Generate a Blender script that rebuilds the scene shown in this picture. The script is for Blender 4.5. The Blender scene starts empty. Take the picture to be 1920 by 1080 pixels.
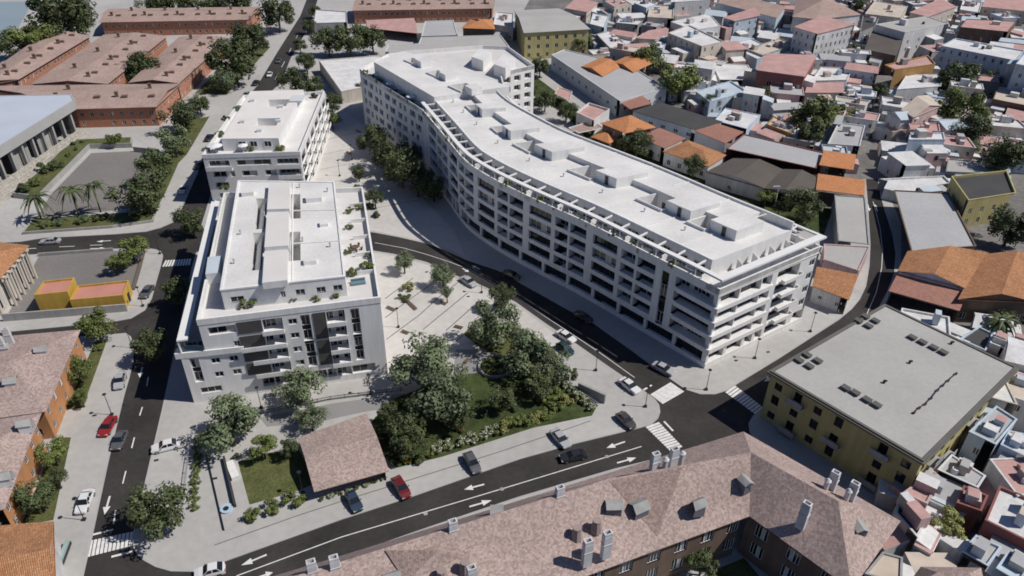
import bpy, math, random
from mathutils import Vector, Matrix
rad = math.radians
RN = random.Random(11)
SC = bpy.context.scene
COL = SC.collection
# ------------------------------------------------------------------ camera
CAM_H, F_PX, PITCH, ROLL = 92.0, 1405.0, rad(33.8), rad(-0.82)
FWD = Vector((0, math.cos(PITCH), -math.sin(PITCH)))
R0 = Vector((1, 0, 0)); U0 = Vector((0, math.sin(PITCH), math.cos(PITCH)))
CR = R0*math.cos(ROLL) - U0*math.sin(ROLL)
CU = R0*math.sin(ROLL) + U0*math.cos(ROLL)
CPOS = Vector((0, 0, CAM_H))
cd = bpy.data.cameras.new('camera'); cd.sensor_width = 36; cd.lens = F_PX/1920*36
cd.clip_start = 1; cd.clip_end = 6000
cam = bpy.data.objects.new('camera', cd); COL.objects.link(cam)
cam.matrix_world = Matrix(((CR.x, CU.x, -FWD.x, 0), (CR.y, CU.y, -FWD.y, 0), (CR.z, CU.z, -FWD.z, CAM_H), (0, 0, 0, 1)))
SC.camera = cam
# ------------------------------------------------------------------ light
SUN_EL, SUN_AZ = rad(51), rad(-6)          # azimuth from +x towards +y
w = bpy.data.worlds.new('World'); SC.world = w; w.use_nodes = True
nt = w.node_tree; bg = nt.nodes['Background']
sky = nt.nodes.new('ShaderNodeTexSky'); sky.sky_type = 'NISHITA'; sky.sun_disc = False
sky.sun_elevation = SUN_EL; sky.sun_rotation = math.pi/2 - SUN_AZ
sky.air_density = 1.0; sky.dust_density = 0.6; sky.ozone_density = 1.6
mxs = nt.nodes.new('ShaderNodeMix'); mxs.data_type = 'RGBA'; mxs.blend_type = 'MULTIPLY'; mxs.inputs['Factor'].default_value = 1
mxs.inputs['B'].default_value = (.76, .95, 1.30, 1); nt.links.new(sky.outputs[0], mxs.inputs['A'])
nt.links.new(mxs.outputs['Result'], bg.inputs[0]); bg.inputs[1].default_value = 0.041
sl = bpy.data.lights.new('sun', 'SUN'); sl.energy = 4.0; sl.angle = rad(0.5); sl.color = (1, 0.955, 0.895)
so = bpy.data.objects.new('sun', sl); COL.objects.link(so)
sd = Vector((math.cos(SUN_AZ)*math.cos(SUN_EL), math.sin(SUN_AZ)*math.cos(SUN_EL), math.sin(SUN_EL)))
so.rotation_euler = sd.to_track_quat('Z', 'Y').to_euler(); so.location = (80, 0, 200)
SC.view_settings.view_transform = 'Standard'; SC.view_settings.look = 'None'
SC.view_settings.exposure = 0.0; SC.view_settings.gamma = 1.0
SC.cycles.filter_width = 1.75; SC.cycles.max_bounces = 5; SC.cycles.diffuse_bounces = 3; SC.cycles.glossy_bounces = 2
# ------------------------------------------------------------------ helpers
def P(px, py, z=0.0):
    """point of the place at height z seen at this point of the 1920x1080 photograph"""
    d = FWD + CR*((px-960)/F_PX) - CU*((py-540)/F_PX)
    return CPOS + d*((z-CAM_H)/d.z)
def PP(pts, z=0.0): return [P(x, y, z) for x, y in pts]
def depth(p): return (Vector(p)-CPOS).dot(FWD)
WL = {}
def thing(name, label, cat, loc, group=None, rz=0):
    o = bpy.data.objects.new(name, None); COL.objects.link(o)
    o.empty_display_size = 0.5
    o.location = loc; o.rotation_euler = (0, 0, rz); o['label'] = label; o['category'] = cat
    if group: o['group'] = group
    WL[o] = Vector(loc)
    return o
def tag(o, label, cat, group=None):
    o['label'] = label; o['category'] = cat
    if group: o['group'] = group
    return o
def area2(p): return sum(p[i][0]*p[(i+1) % len(p)][1]-p[(i+1) % len(p)][0]*p[i][1] for i in range(len(p)))
def ccw(p): return p if area2(p) > 0 else p[::-1]
def V(x, y, z): return Vector((x, y, z))
class MB:
    def __init__(s): s.v = []; s.f = []; s.m = []
    def face(s, pts, m=0):
        i = len(s.v); s.v += [Vector(p) for p in pts]; s.f.append(tuple(range(i, i+len(pts)))); s.m.append(m)
    def prism(s, poly, z0, z1, m=0, mt=None, bottom=False):
        poly = ccw([(p[0], p[1]) for p in poly]); n = len(poly)
        for i in range(n):
            a, b = poly[i], poly[(i+1) % n]
            s.face([V(*a, z0), V(*b, z0), V(*b, z1), V(*a, z1)], m)
        s.face([V(*p, z1) for p in poly], m if mt is None else mt)
        if bottom: s.face([V(*p, z0) for p in poly[::-1]], m)
    def box(s, c, sx, sy, sz, rz=0, m=0, mt=None, bottom=True):
        cs, sn = math.cos(rz), math.sin(rz)
        pl = [(c[0]+x*cs-y*sn, c[1]+x*sn+y*cs) for x, y in ((-sx/2, -sy/2), (sx/2, -sy/2), (sx/2, sy/2), (-sx/2, sy/2))]
        s.prism(pl, c[2], c[2]+sz, m, mt, bottom)
    def bar(s, a, b, wd, z0, z1, m=0):
        a = Vector(a[:2]); b = Vector(b[:2]); d = (b-a).normalized(); n = Vector((-d.y, d.x))*wd/2
        s.prism([a-n, b-n, b+n, a+n], z0, z1, m, None, True)
    def ring(s, outer, inner, z0, z1, m=0, closed=True):
        n = len(outer)
        for i in range(n if closed else n-1):
            a, b, c, d = outer[i], outer[(i+1) % n], inner[(i+1) % n], inner[i]
            s.face([V(a[0], a[1], z0), V(b[0], b[1], z0), V(b[0], b[1], z1), V(a[0], a[1], z1)], m)
            s.face([V(c[0], c[1], z0), V(d[0], d[1], z0), V(d[0], d[1], z1), V(c[0], c[1], z1)], m)
            s.face([V(a[0], a[1], z1), V(b[0], b[1], z1), V(c[0], c[1], z1), V(d[0], d[1], z1)], m)
            s.face([V(d[0], d[1], z0), V(c[0], c[1], z0), V(b[0], b[1], z0), V(a[0], a[1], z0)], m)
        if not closed:
            for k in (0, n-1):
                a, d = outer[k], inner[k]; q = [V(a[0], a[1], z0), V(d[0], d[1], z0), V(d[0], d[1], z1), V(a[0], a[1], z1)]
                s.face(q if k else q[::-1], m)
    def tube(s, a, b, ra, rb, n=6, m=0, cap=True):
        a = Vector(a); b = Vector(b); d = (b-a).normalized()
        x = d.orthogonal().normalized(); y = d.cross(x)
        A = [a+(x*math.cos(t)+y*math.sin(t))*ra for t in [2*math.pi*i/n for i in range(n)]]
        B = [b+(x*math.cos(t)+y*math.sin(t))*rb for t in [2*math.pi*i/n for i in range(n)]]
        for i in range(n): s.face([A[i], A[(i+1) % n], B[(i+1) % n], B[i]], m)
        if cap: s.face(B, m); s.face(A[::-1], m)
    def build(s, name, mats, parent=None, world=True, smooth=False, loc=None):
        me = bpy.data.meshes.new(name)
        off = WL[parent] if (parent is not None and world) else Vector((0, 0, 0))
        me.from_pydata([(p.x-off.x, p.y-off.y, p.z-off.z) for p in s.v], [], s.f)
        for mm in (mats if isinstance(mats, (list, tuple)) else [mats]): me.materials.append(mm)
        me.polygons.foreach_set('material_index', s.m)
        uvl = me.uv_layers.new(name='uv'); uv = []
        for f in s.f:
            n = Vector((0, 0, 0)); p0 = s.v[f[0]]
            for i in range(1, len(f)-1): n += (s.v[f[i]]-p0).cross(s.v[f[i+1]]-p0)
            n = n.normalized() if n.length > 1e-9 else Vector((0, 0, 1))
            u = Vector((0, 0, 1)).cross(n)
            if u.length < .02: u = Vector((1, 0, 0))
            u.normalize(); v = n.cross(u)
            for i in f: uv += [s.v[i].dot(u), s.v[i].dot(v)]
        uvl.data.foreach_set('uv', uv)
        if smooth: me.polygons.foreach_set('use_smooth', [True]*len(me.polygons))
        me.update()
        o = bpy.data.objects.new(name, me); COL.objects.link(o)
        if parent is not None: o.parent = parent; WL[o] = WL[parent]
        if loc is not None: o.location = loc
        return o
def struct(name, mb, mats, **k):
    o = mb.build(name, mats, **k); o['kind'] = 'structure'; return o
def inst(mesh, name, parent=None, loc=(0, 0, 0), rz=0, sc=None, mat=None):
    o = bpy.data.objects.new(name, mesh); COL.objects.link(o)
    if parent is not None: o.parent = parent
    o.location = loc; o.rotation_euler = (0, 0, rz)
    if sc: o.scale = sc
    if mat: o.material_slots[0].link = 'OBJECT'; o.material_slots[0].material = mat
    return o
def offset(poly, d):
    """inset a ccw polygon by d (negative: outset)"""
    n = len(poly); out = []
    for i in range(n):
        p0, p1, p2 = (Vector(poly[k % n][:2]) for k in (i-1, i, i+1))
        d1 = (p1-p0).normalized(); d2 = (p2-p1).normalized()
        n1 = Vector((-d1.y, d1.x)); n2 = Vector((-d2.y, d2.x)); b = n1+n2
        if b.length < 1e-6: out.append(p1+n1*d); continue
        b.normalize(); out.append(p1+b*(d/max(.35, b.dot(n1))))
    return out
# ------------------------------------------------------------------ materials
MATS = {}
FOOT = []
def mat(name, col, rough=.85, var=.12, scale=.25, fine=.0, fs=6, streak=0, spec=.25, metal=0, coat=0):
    if name in MATS: return MATS[name]
    m = bpy.data.materials.new(name); m.use_nodes = True; t = m.node_tree; b = t.nodes['Principled BSDF']
    b.inputs['Roughness'].default_value = rough; b.inputs['Specular IOR Level'].default_value = spec
    b.inputs['Metallic'].default_value = metal; b.inputs['Coat Weight'].default_value = coat
    L = t.links; N = t.nodes
    tc = N.new('ShaderNodeTexCoord'); src = None
    def layer(sc, amt, prev, stretch=None, det=4, blk=0):
        vec = tc.outputs['Object']
        if stretch:
            mp = N.new('ShaderNodeMapping'); mp.inputs['Scale'].default_value = stretch; L.new(vec, mp.inputs[0]); vec = mp.outputs[0]
        nz = N.new('ShaderNodeTexNoise'); nz.inputs['Scale'].default_value = sc; nz.inputs['Detail'].default_value = det
        L.new(vec, nz.inputs['Vector'])
        mr = N.new('ShaderNodeMapRange'); mr.inputs['From Min'].default_value = .3; mr.inputs['From Max'].default_value = .7
        mr.inputs['To Min'].default_value = 1-amt; mr.inputs['To Max'].default_value = 1+amt*.6; L.new(nz.outputs[0], mr.inputs[0])
        mx = N.new('ShaderNodeMix'); mx.data_type = 'RGBA'; mx.blend_type = 'MULTIPLY'; mx.inputs['Factor'].default_value = 1
        if prev is None: mx.inputs['A'].default_value = (*col, 1)
        else: L.new(prev, mx.inputs['A'])
        cb = N.new('ShaderNodeCombineColor')
        for i in range(3): L.new(mr.outputs[0], cb.inputs[i])
        L.new(cb.outputs[0], mx.inputs['B']); return mx.outputs['Result']
    if var: src = layer(scale, var, src)
    if fine: src = layer(fs, fine, src)
    if streak: src = layer(1.0, streak, src, (1.2, 1.2, .12))
    if src is None: b.inputs['Base Color'].default_value = (*col, 1)
    else: L.new(src, b.inputs['Base Color'])
    MATS[name] = m; return m
def tiles(name, c1, c2, bw=.55, rh=.4, mortar=.0, var=.25, vs=.12, bias=0.0, mc=None, bump=0.3):
    """roof tiles laid in rows along the slope"""
    if name in MATS: return MATS[name]
    m = bpy.data.materials.new(name); m.use_nodes = True; t = m.node_tree; b = t.nodes['Principled BSDF']; N = t.nodes; L = t.links
    b.inputs['Roughness'].default_value = .9; b.inputs['Specular IOR Level'].default_value = .15
    uv = N.new('ShaderNodeUVMap'); br = N.new('ShaderNodeTexBrick'); L.new(uv.outputs[0], br.inputs['Vector'])
    br.inputs['Color1'].default_value = (*c1, 1); br.inputs['Color2'].default_value = (*c2, 1)
    br.inputs['Mortar'].default_value = (*(mc or [x*.55 for x in c1]), 1)
    br.inputs['Scale'].default_value = 1; br.inputs['Mortar Size'].default_value = mortar; br.inputs['Bias'].default_value = bias
    br.inputs['Brick Width'].default_value = bw; br.inputs['Row Height'].default_value = rh
    nz = N.new('ShaderNodeTexNoise'); nz.inputs['Scale'].default_value = vs; nz.inputs['Detail'].default_value = 6; nz.inputs['Roughness'].default_value = .65
    tc = N.new('ShaderNodeTexCoord'); L.new(tc.outputs['Object'], nz.inputs['Vector'])
    mr = N.new('ShaderNodeMapRange'); mr.inputs['From Min'].default_value = .3; mr.inputs['From Max'].default_value = .7
    mr.inputs['To Min'].default_value = 1-var; mr.inputs['To Max'].default_value = 1+var*.7; L.new(nz.outputs[0], mr.inputs[0])
    n2 = N.new('ShaderNodeTexNoise'); n2.inputs['Scale'].default_value = 4.5; n2.inputs['Detail'].default_value = 5; L.new(tc.outputs['Object'], n2.inputs['Vector'])
    m2 = N.new('ShaderNodeMapRange'); m2.inputs['From Min'].default_value = .3; m2.inputs['From Max'].default_value = .7; m2.inputs['To Min'].default_value = .86; m2.inputs['To Max'].default_value = 1.12
    L.new(n2.outputs[0], m2.inputs[0])
    mu = N.new('ShaderNodeMath'); mu.operation = 'MULTIPLY'; L.new(mr.outputs[0], mu.inputs[0]); L.new(m2.outputs[0], mu.inputs[1])
    vm = N.new('ShaderNodeVectorMath'); vm.operation = 'SCALE'; L.new(br.outputs['Color'], vm.inputs[0]); L.new(mu.outputs[0], vm.inputs['Scale'])
    L.new(vm.outputs[0], b.inputs['Base Color'])
    wv = N.new('ShaderNodeTexWave'); wv.inputs['Scale'].default_value = .5/(bw*.5)/2; wv.inputs['Distortion'].default_value = .4; L.new(uv.outputs[0], wv.inputs['Vector'])
    bp = N.new('ShaderNodeBump'); bp.inputs['Strength'].default_value = bump; bp.inputs['Distance'].default_value = .08; L.new(wv.outputs['Fac'], bp.inputs['Height'])
    L.new(bp.outputs[0], b.inputs['Normal'])
    MATS[name] = m; return m
def bricks(name, c1, c2):
    if name in MATS: return MATS[name]
    m = bpy.data.materials.new(name); m.use_nodes = True; t = m.node_tree; b = t.nodes['Principled BSDF']; N = t.nodes; L = t.links
    b.inputs['Roughness'].default_value = .9
    uv = N.new('ShaderNodeUVMap'); br = N.new('ShaderNodeTexBrick'); L.new(uv.outputs[0], br.inputs['Vector'])
    br.inputs['Color1'].default_value = (*c1, 1); br.inputs['Color2'].default_value = (*c2, 1); br.inputs['Mortar'].default_value = (.35, .27, .22, 1)
    br.inputs['Scale'].default_value = 1; br.inputs['Brick Width'].default_value = .5; br.inputs['Row Height'].default_value = .16; br.inputs['Mortar Size'].default_value = .012
    L.new(br.outputs[0], b.inputs['Base Color']); MATS[name] = m; return m
def leafmat(name, c, hv=.03, vv=.45):
    if name in MATS: return MATS[name]
    m = bpy.data.materials.new(name); m.use_nodes = True; t = m.node_tree; b = t.nodes['Principled BSDF']; N = t.nodes; L = t.links
    b.inputs['Roughness'].default_value = .55; b.inputs['Specular IOR Level'].default_value = .3
    oi = N.new('ShaderNodeObjectInfo'); tc = N.new('ShaderNodeTexCoord')
    nz = N.new('ShaderNodeTexNoise'); nz.inputs['Scale'].default_value = 3.2; nz.inputs['Detail'].default_value = 3; L.new(tc.outputs['Object'], nz.inputs['Vector'])
    mr = N.new('ShaderNodeMapRange'); mr.inputs['From Min'].default_value = .3; mr.inputs['From Max'].default_value = .7; mr.inputs['To Min'].default_value = 1-vv; mr.inputs['To Max'].default_value = 1+vv
    L.new(nz.outputs[0], mr.inputs[0])
    m2 = N.new('ShaderNodeMapRange'); m2.inputs['To Min'].default_value = .8; m2.inputs['To Max'].default_value = 1.2; L.new(oi.outputs['Random'], m2.inputs[0])
    mu = N.new('ShaderNodeMath'); mu.operation = 'MULTIPLY'; L.new(mr.outputs[0], mu.inputs[0]); L.new(m2.outputs[0], mu.inputs[1])
    h = N.new('ShaderNodeHueSaturation'); h.inputs['Color'].default_value = (*c, 1); L.new(mu.outputs[0], h.inputs['Value'])
    m3 = N.new('ShaderNodeMapRange'); m3.inputs['To Min'].default_value = .5-hv; m3.inputs['To Max'].default_value = .5+hv*.6; L.new(nz.outputs[0], m3.inputs[0]); L.new(m3.outputs[0], h.inputs['Hue'])
    L.new(h.outputs[0], b.inputs['Base Color']); MATS[name] = m; return m
white = mat('white_render', (.775, .765, .745), .8, .06, .15, .03, 3, .09)
white_b = mat('white_beam', (.76, .75, .73), .7, .04, .3)
roofw = mat('white_roof_membrane', (.705, .69, .665), .85, .13, .13, .08, 1.6, .0)
tilew = mat('terrace_tiles', (.62, .60, .58), .8, .08, .2)
cool = mat('pale_grey_render', (.60, .62, .63), .8, .06, .2, 0, 0, .05)
panel = mat('dark_grey_panel', (.085, .08, .075), .7, .1, .5)
glass = mat('window_glass', (.012, .015, .02), .06, 0, spec=.5)
glassb = mat('blue_glass', (.05, .09, .14), .08, 0, spec=.5)
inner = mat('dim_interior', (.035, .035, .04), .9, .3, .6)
frame_w = mat('white_frame', (.75, .75, .74), .5, 0)
frame_d = mat('brown_frame', (.07, .055, .045), .6, 0)
curtain = mat('pale_curtain', (.5, .49, .46), .9, .15, 2)
asphalt = mat('asphalt', (.048, .0435, .0415), .9, .30, .13, .16, 1.2)
pave = mat('concrete_paving', (.445, .43, .408), .85, .12, .06, .08, .7)
pave2 = mat('plaza_paving', (.55, .525, .495), .85, .12, .07, .08, .7)
dirtm = mat('dusty_ground', (.20, .19, .18), .95, .3, .08, .2, .8)
lotm = mat('parking_gravel', (.215, .20, .188), .95, .12, .06, .12, 2.0)
kerbm = mat('kerb_stone', (.42, .41, .40), .85, .08, .5)
paint = mat('road_paint', (.74, .73, .70), .7, .15, 1.2)
lawn = mat('lawn_grass', (.108, .118, .042), .95, .3, .35, .35, 3)
gard = mat('garden_soil_grass', (.06, .08, .026), .95, .5, .35, .3, 3)
concw = mat('concrete_wall', (.36, .355, .34), .9, .12, .3, 0, 0, .12)
stripem = mat('paving_joint', (.14, .13, .125), .9, .1, 1)
metal_d = mat('dark_metal', (.06, .06, .062), .45, 0, metal=.6)
metal_l = mat('light_metal', (.55, .56, .57), .4, 0, metal=.4)
wood = mat('bench_wood', (.16, .10, .06), .7, .2, 2)
bark = mat('bark', (.10, .08, .065), .95, .3, 3)
greyroof = mat('grey_flat_roof', (.425, .412, .39), .9, .08, .1, .06, 1.5)
greyroof2 = mat('pale_grey_sheet_roof', (.42, .42, .42), .85, .08, .1, .06, 1)
darkroof = mat('dark_bitumen_roof', (.075, .073, .072), .9, .15, .15)
brownroof = mat('dull_brown_roof', (.12, .105, .092), .9, .12, .15, .1, 2)
T_brown = tiles('weathered_pinkish_brown_tiles', (.48, .375, .335), (.31, .23, .205), .30, .26, bias=.0, var=.16)
T_brown2 = tiles('brown_pink_tiles', (.46, .36, .32), (.30, .22, .20), .30, .26, var=.16)
T_org = tiles('orange_clay_tiles', (.62, .32, .165), (.44, .205, .10), .34, .45, mortar=.03, var=.22, bump=.9)
T_org2 = tiles('plain_orange_tiles', (.58, .265, .125), (.48, .205, .09), .4, .5, var=.12)
T_red = tiles('dull_red_tiles', (.40, .21, .16), (.33, .17, .13), .4, .5, var=.14)
T_brick = tiles('salmon_brown_tiles', (.44, .325, .28), (.35, .25, .215), .5, .5, var=.16)
T_pink = mat('pink_roof_coat', (.52, .32, .29), .85, .15, .3, .1, 2)
brickw = bricks('orange_brick', (.47, .185, .10), (.37, .14, .075))
orangew = mat('orange_render', (.50, .24, .11), .85, .15, .3, 0, 0, .12)
yell = mat('yellow_render', (.47, .41, .19), .85, .08, .3, 0, 0, .12)
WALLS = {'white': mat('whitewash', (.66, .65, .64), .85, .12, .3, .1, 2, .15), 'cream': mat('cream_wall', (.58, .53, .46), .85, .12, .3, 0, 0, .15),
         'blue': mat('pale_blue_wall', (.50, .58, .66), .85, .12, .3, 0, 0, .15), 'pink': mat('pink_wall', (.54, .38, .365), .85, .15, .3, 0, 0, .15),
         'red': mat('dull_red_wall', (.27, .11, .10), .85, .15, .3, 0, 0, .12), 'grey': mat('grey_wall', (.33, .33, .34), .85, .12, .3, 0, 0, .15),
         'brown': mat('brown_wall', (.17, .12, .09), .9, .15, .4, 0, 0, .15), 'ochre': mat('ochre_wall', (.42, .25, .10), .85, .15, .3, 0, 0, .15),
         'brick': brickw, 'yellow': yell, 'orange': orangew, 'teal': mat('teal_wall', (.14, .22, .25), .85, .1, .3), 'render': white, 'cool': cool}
ROOFS = {'w': mat('whitewashed_roof', (.68, .67, .66), .85, .15, .25, .12, 1.5), 'g': greyroof, 'g2': greyroof2, 'd': darkroof, 'b': brownroof, 'p': T_pink,
         'o': T_org, 'o2': T_org2, 'r': T_red, 't': T_brown, 's': T_brick, 'c': mat('cream_roof', (.56, .48, .40), .85, .15, .3), 'lb': mat('pale_blue_sheet', (.50, .57, .62), .6, .08, .2)}
# ------------------------------------------------------------------ facades
def facade(mb, C, N, s0, s1, z0, z1, ops, mw=0, mback=1, sub=None, holes=()):
    """wall between s0 and s1 with real recesses: ops = (sa, sb, za, zb, depth)"""
    S = {round(s0, 3), round(s1, 3)}; Z = {round(z0, 3), round(z1, 3)}
    for o in ops: S |= {round(o[0], 3), round(o[1], 3)}; Z |= {round(o[2], 3), round(o[3], 3)}
    if sub:
        k = s0
        while k < s1: S.add(round(k, 3)); k += sub
    S = sorted(x for x in S if s0-1e-6 <= x <= s1+1e-6); Z = sorted(x for x in Z if z0-1e-6 <= x <= z1+1e-6)
    def pt(s, z, d=0):
        c = C(s)-N(s)*d; return V(c.x, c.y, z)
    for i in range(len(S)-1):
        a, b = S[i], S[i+1]; m = (a+b)/2
        if b-a < 1e-4: continue
        loc = [o for o in ops if o[0] < m < o[1]]
        j = 0
        while j < len(Z)-1:
            zc = (Z[j]+Z[j+1])/2
            if any(o[2] < zc < o[3] for o in loc): j += 1; continue
            k = j
            while k+1 < len(Z)-1 and not any(o[2] < (Z[k+1]+Z[k+2])/2 < o[3] for o in loc): k += 1
            mb.face([pt(a, Z[j]), pt(b, Z[j]), pt(b, Z[k+1]), pt(a, Z[k+1])], mw); j = k+1
    for o in ops:
        a, b, za, zb, d = o[:5]; mo = o[5] if len(o) > 5 else mback
        mb.face([pt(a, za), pt(a, za, d), pt(a, zb, d), pt(a, zb)], mw)
        mb.face([pt(b, za, d), pt(b, za), pt(b, zb), pt(b, zb, d)], mw)
        ss = [x for x in S if a-1e-6 <= x <= b+1e-6]
        for i in range(len(ss)-1):
            p, q = ss[i], ss[i+1]
            mb.face([pt(p, za), pt(q, za), pt(q, za, d), pt(p, za, d)], mw)
            mb.face([pt(p, zb, d), pt(q, zb, d), pt(q, zb), pt(p, zb)], mw)
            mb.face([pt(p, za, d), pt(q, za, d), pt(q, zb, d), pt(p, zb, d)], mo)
def line(A, B):
    A = Vector(A[:2]); B = Vector(B[:2]); L = (B-A).length; d = (B-A)/L; n = Vector((d.y, -d.x))
    return (lambda s: A+d*s), (lambda s: n), L
WM = {}
def winmesh(w, h, nm=1, st=0):
    k = (round(w, 1), round(h, 1), nm, st)
    if k in WM: return WM[k]
    w, h = k[0], k[1]; b = MB(); t = .07
    def bx(x0, x1, z0, z1, y0=-.06, y1=.02, m=0): b.prism([(x0, y0), (x1, y0), (x1, y1), (x0, y1)], z0, z1, m, None, True)
    bx(-w/2, w/2, 0, t); bx(-w/2, w/2, h-t, h); bx(-w/2, -w/2+t, t, h-t); bx(w/2-t, w/2, t, h-t)
    for i in range(nm):
        x = -w/2+w*(i+1)/(nm+1); bx(x-t/2, x+t/2, t, h-t)
    n = nm+1
    for i in range(n):
        x0 = -w/2+w*i/n; x1 = -w/2+w*(i+1)/n
        mi = 2 if (0 < st < 10 and (i*7+st) % 3 == 0) else 1
        b.face([V(x0, 0, t), V(x1, 0, t), V(x1, 0, h-t), V(x0, 0, h-t)], mi)
    o = b.build('window', [frame_d if st >= 10 else frame_w, glass, curtain]); me = o.data; bpy.data.objects.remove(o); WM[k] = me
    return me
MASS = {}
def place_windows(par, lst, cap=96):
    """lst = (point, normal, z, w, h, mullions, style)"""
    lst = sorted(lst, key=lambda q: depth(V(q[0].x, q[0].y, q[2])))
    far = MB(); nf = 0
    for i, (p, n, z, ww, hh, nm, st) in enumerate(lst):
        d = Vector((-n.y, n.x)); rz = math.atan2(d.y, d.x)
        if i < cap: inst(winmesh(ww, hh, nm, st), 'window', par, V(p.x, p.y, z)-WL[par], rz)
        else:
            me = winmesh(ww, hh, nm, st); M = Matrix.Translation(V(p.x, p.y, z)) @ Matrix.Rotation(rz, 4, 'Z'); nf += 1
            for f in me.polygons: far.face([M @ me.vertices[k].co for k in f.vertices], f.material_index)
    if nf: o = far.build('window_row', [frame_w, glass, curtain], par); o['kind'] = 'stuff'
# ------------------------------------------------------------------ generic building
def bld(name, label, cat, pts, z, wall, roof, rt='flat', rh=2.5, ov=.5, win=None, group=None, par=.5, ridge=0, world=None, hipk=.5, zb=0.0, chim=0, door=False, lip=None):
    W = ccw([Vector(p[:2]) for p in (world if world else PP(pts, z))]); n = len(W)
    c = sum(W, Vector((0, 0)))/n
    t = thing(name, label, cat, (c.x, c.y, zb), group); FOOT.append((c, (abs(area2(W))/2/math.pi)**.5))
    wm = WALLS.get(wall, wall) if isinstance(wall, str) else wall
    rm = ROOFS.get(roof, roof) if isinstance(roof, str) else roof
    mb = MB(); wins = []
    zt = z if rt != 'flat' else z
    for i in range(n):
        A, B = W[i], W[(i+1) % n]; C, N, L = line(A, B)
        ops = []
        mid = (A+B)/2; vis = N(0).dot(Vector((CPOS.x-mid.x, CPOS.y-mid.y)).normalized()) > -.25
        if win and vis and L > 2.4:
            ww, hh, sh, sp = win[:4]; base = win[4] if len(win) > 4 else .9
            k = max(1, int((L-.8)/sp)); ns = max(1, int((z-.3)/sh))
            for r in range(ns):
                za = base+r*sh
                if za+hh > z-.35: break
                for q in range(k):
                    if RN.random() < .06: continue
                    s = L*(q+.5)/k; ops.append((s-ww/2, s+ww/2, zb+za, zb+za+hh, .22))
                    p = C(s)-N(s)*.14; wins.append((p, N(s), zb+za, ww, hh, 1 if ww < 1.9 else 2, RN.choice((0, 0, 1, 2))))
            if door and r >= 0: pass
        facade(mb, C, N, 0, L, zb, zb+zt, ops, 0, 1)
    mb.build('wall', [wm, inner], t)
    zz = zb+z
    rb = MB()
    if rt == 'flat':
        inn = offset(W, .25); out = offset(W, -.06)
        rb.face([V(*p, zz-par) for p in inn], 0); rb.build('roof', [rm], t)
        lb = MB(); lb.ring(out, inn, zz-.003, zz+.14, 0); 
        for i in range(n):
            a, b = inn[i], inn[(i+1) % n]; lb.face([V(*b, zz-par), V(*a, zz-par), V(*a, zz), V(*b, zz)], 0)
        lb.build('parapet', [lip or wm], t)
    else:
        E = offset(W, -ov)
        if rt == 'shed':
            zs = [zz, zz, zz+rh, zz+rh]; k = ridge
            top = [V(*E[i], zs[(i+k) % 4]) for i in range(4)] if n == 4 else [V(*p, zz+.1) for p in E]
            rb.face(top, 0); bot = [p-V(0, 0, .15) for p in top]
            for i in range(n): a, b = i, (i+1) % n; rb.face([bot[a], bot[b], top[b], top[a]], 0)
            rb.face(bot[::-1], 0)
            for i in range(4):
                a, b = W[i], W[(i+1) % 4]; za, zb2 = zs[(i+k) % 4], zs[(i+1+k) % 4]
                if za > zz or zb2 > zz: rb.face([V(*a, zz-.02), V(*b, zz-.02), V(*b, max(zz, zb2-.12)), V(*a, max(zz, za-.12))], 1)
        else:
            if n != 4:   # pyramid
                ap = V(c.x, c.y, zz+rh)
                for i in range(n): rb.face([V(*E[i], zz), V(*E[(i+1) % n], zz), ap], 0)
            else:
                e = E[ridge:]+E[:ridge]; Lx = (e[1]-e[0]).length; Wx = (e[2]-e[1]).length
                a = (e[0]+e[3])/2; b = (e[1]+e[2])/2
                if rt == 'hip':
                    dd = (b-a).normalized()*min(Wx*hipk, Lx*.49); a = a+dd; b = b-dd
                ra, rb_ = V(*a, zz+rh), V(*b, zz+rh); q = [V(*p, zz) for p in e]
                rb.face([q[0], q[1], rb_, ra], 0); rb.face([q[2], q[3], ra, rb_], 0)
                if rt == 'hip': rb.face([q[1], q[2], rb_], 0); rb.face([q[3], q[0], ra], 0)
                else:
                    w4 = W[ridge:]+W[:ridge]; h2 = rh*(1-ov/max(Wx/2, .1))
                    for (u1, u2) in ((1, 2), (3, 0)):
                        m = (w4[u1]+w4[u2])/2; rb.face([V(*w4[u1], zz-.01), V(*w4[u2], zz-.01), V(*m, zz+h2+ov*rh/max(Wx/2, .1)-.1)], 1)
            lo = [V(*p, zz-.14) for p in E]; hi = [V(*p, zz) for p in E]
            for i in range(n): rb.face([lo[i], lo[(i+1) % n], hi[(i+1) % n], hi[i]], 0)
            rb.face(lo[::-1], 0)
        ro = rb.build('roof', [rm, wm], t)
        for k in range(chim):
            f = (k+.5)/chim; p = W[0].lerp(W[1], f).lerp(W[3].lerp(W[2], f), .5 if rt != 'shed' else .7)
            cb = MB(); cb.box((p.x, p.y, zz+rh*.5), .8, .6, rh*.5+1.0, 0, 0); cb.box((p.x, p.y, zz+rh+1.0), 1.0, .8, .15, 0, 0); cb.build('chimney', [WALLS['cream']], t)
    place_windows(t, wins)
    return t, W
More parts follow.
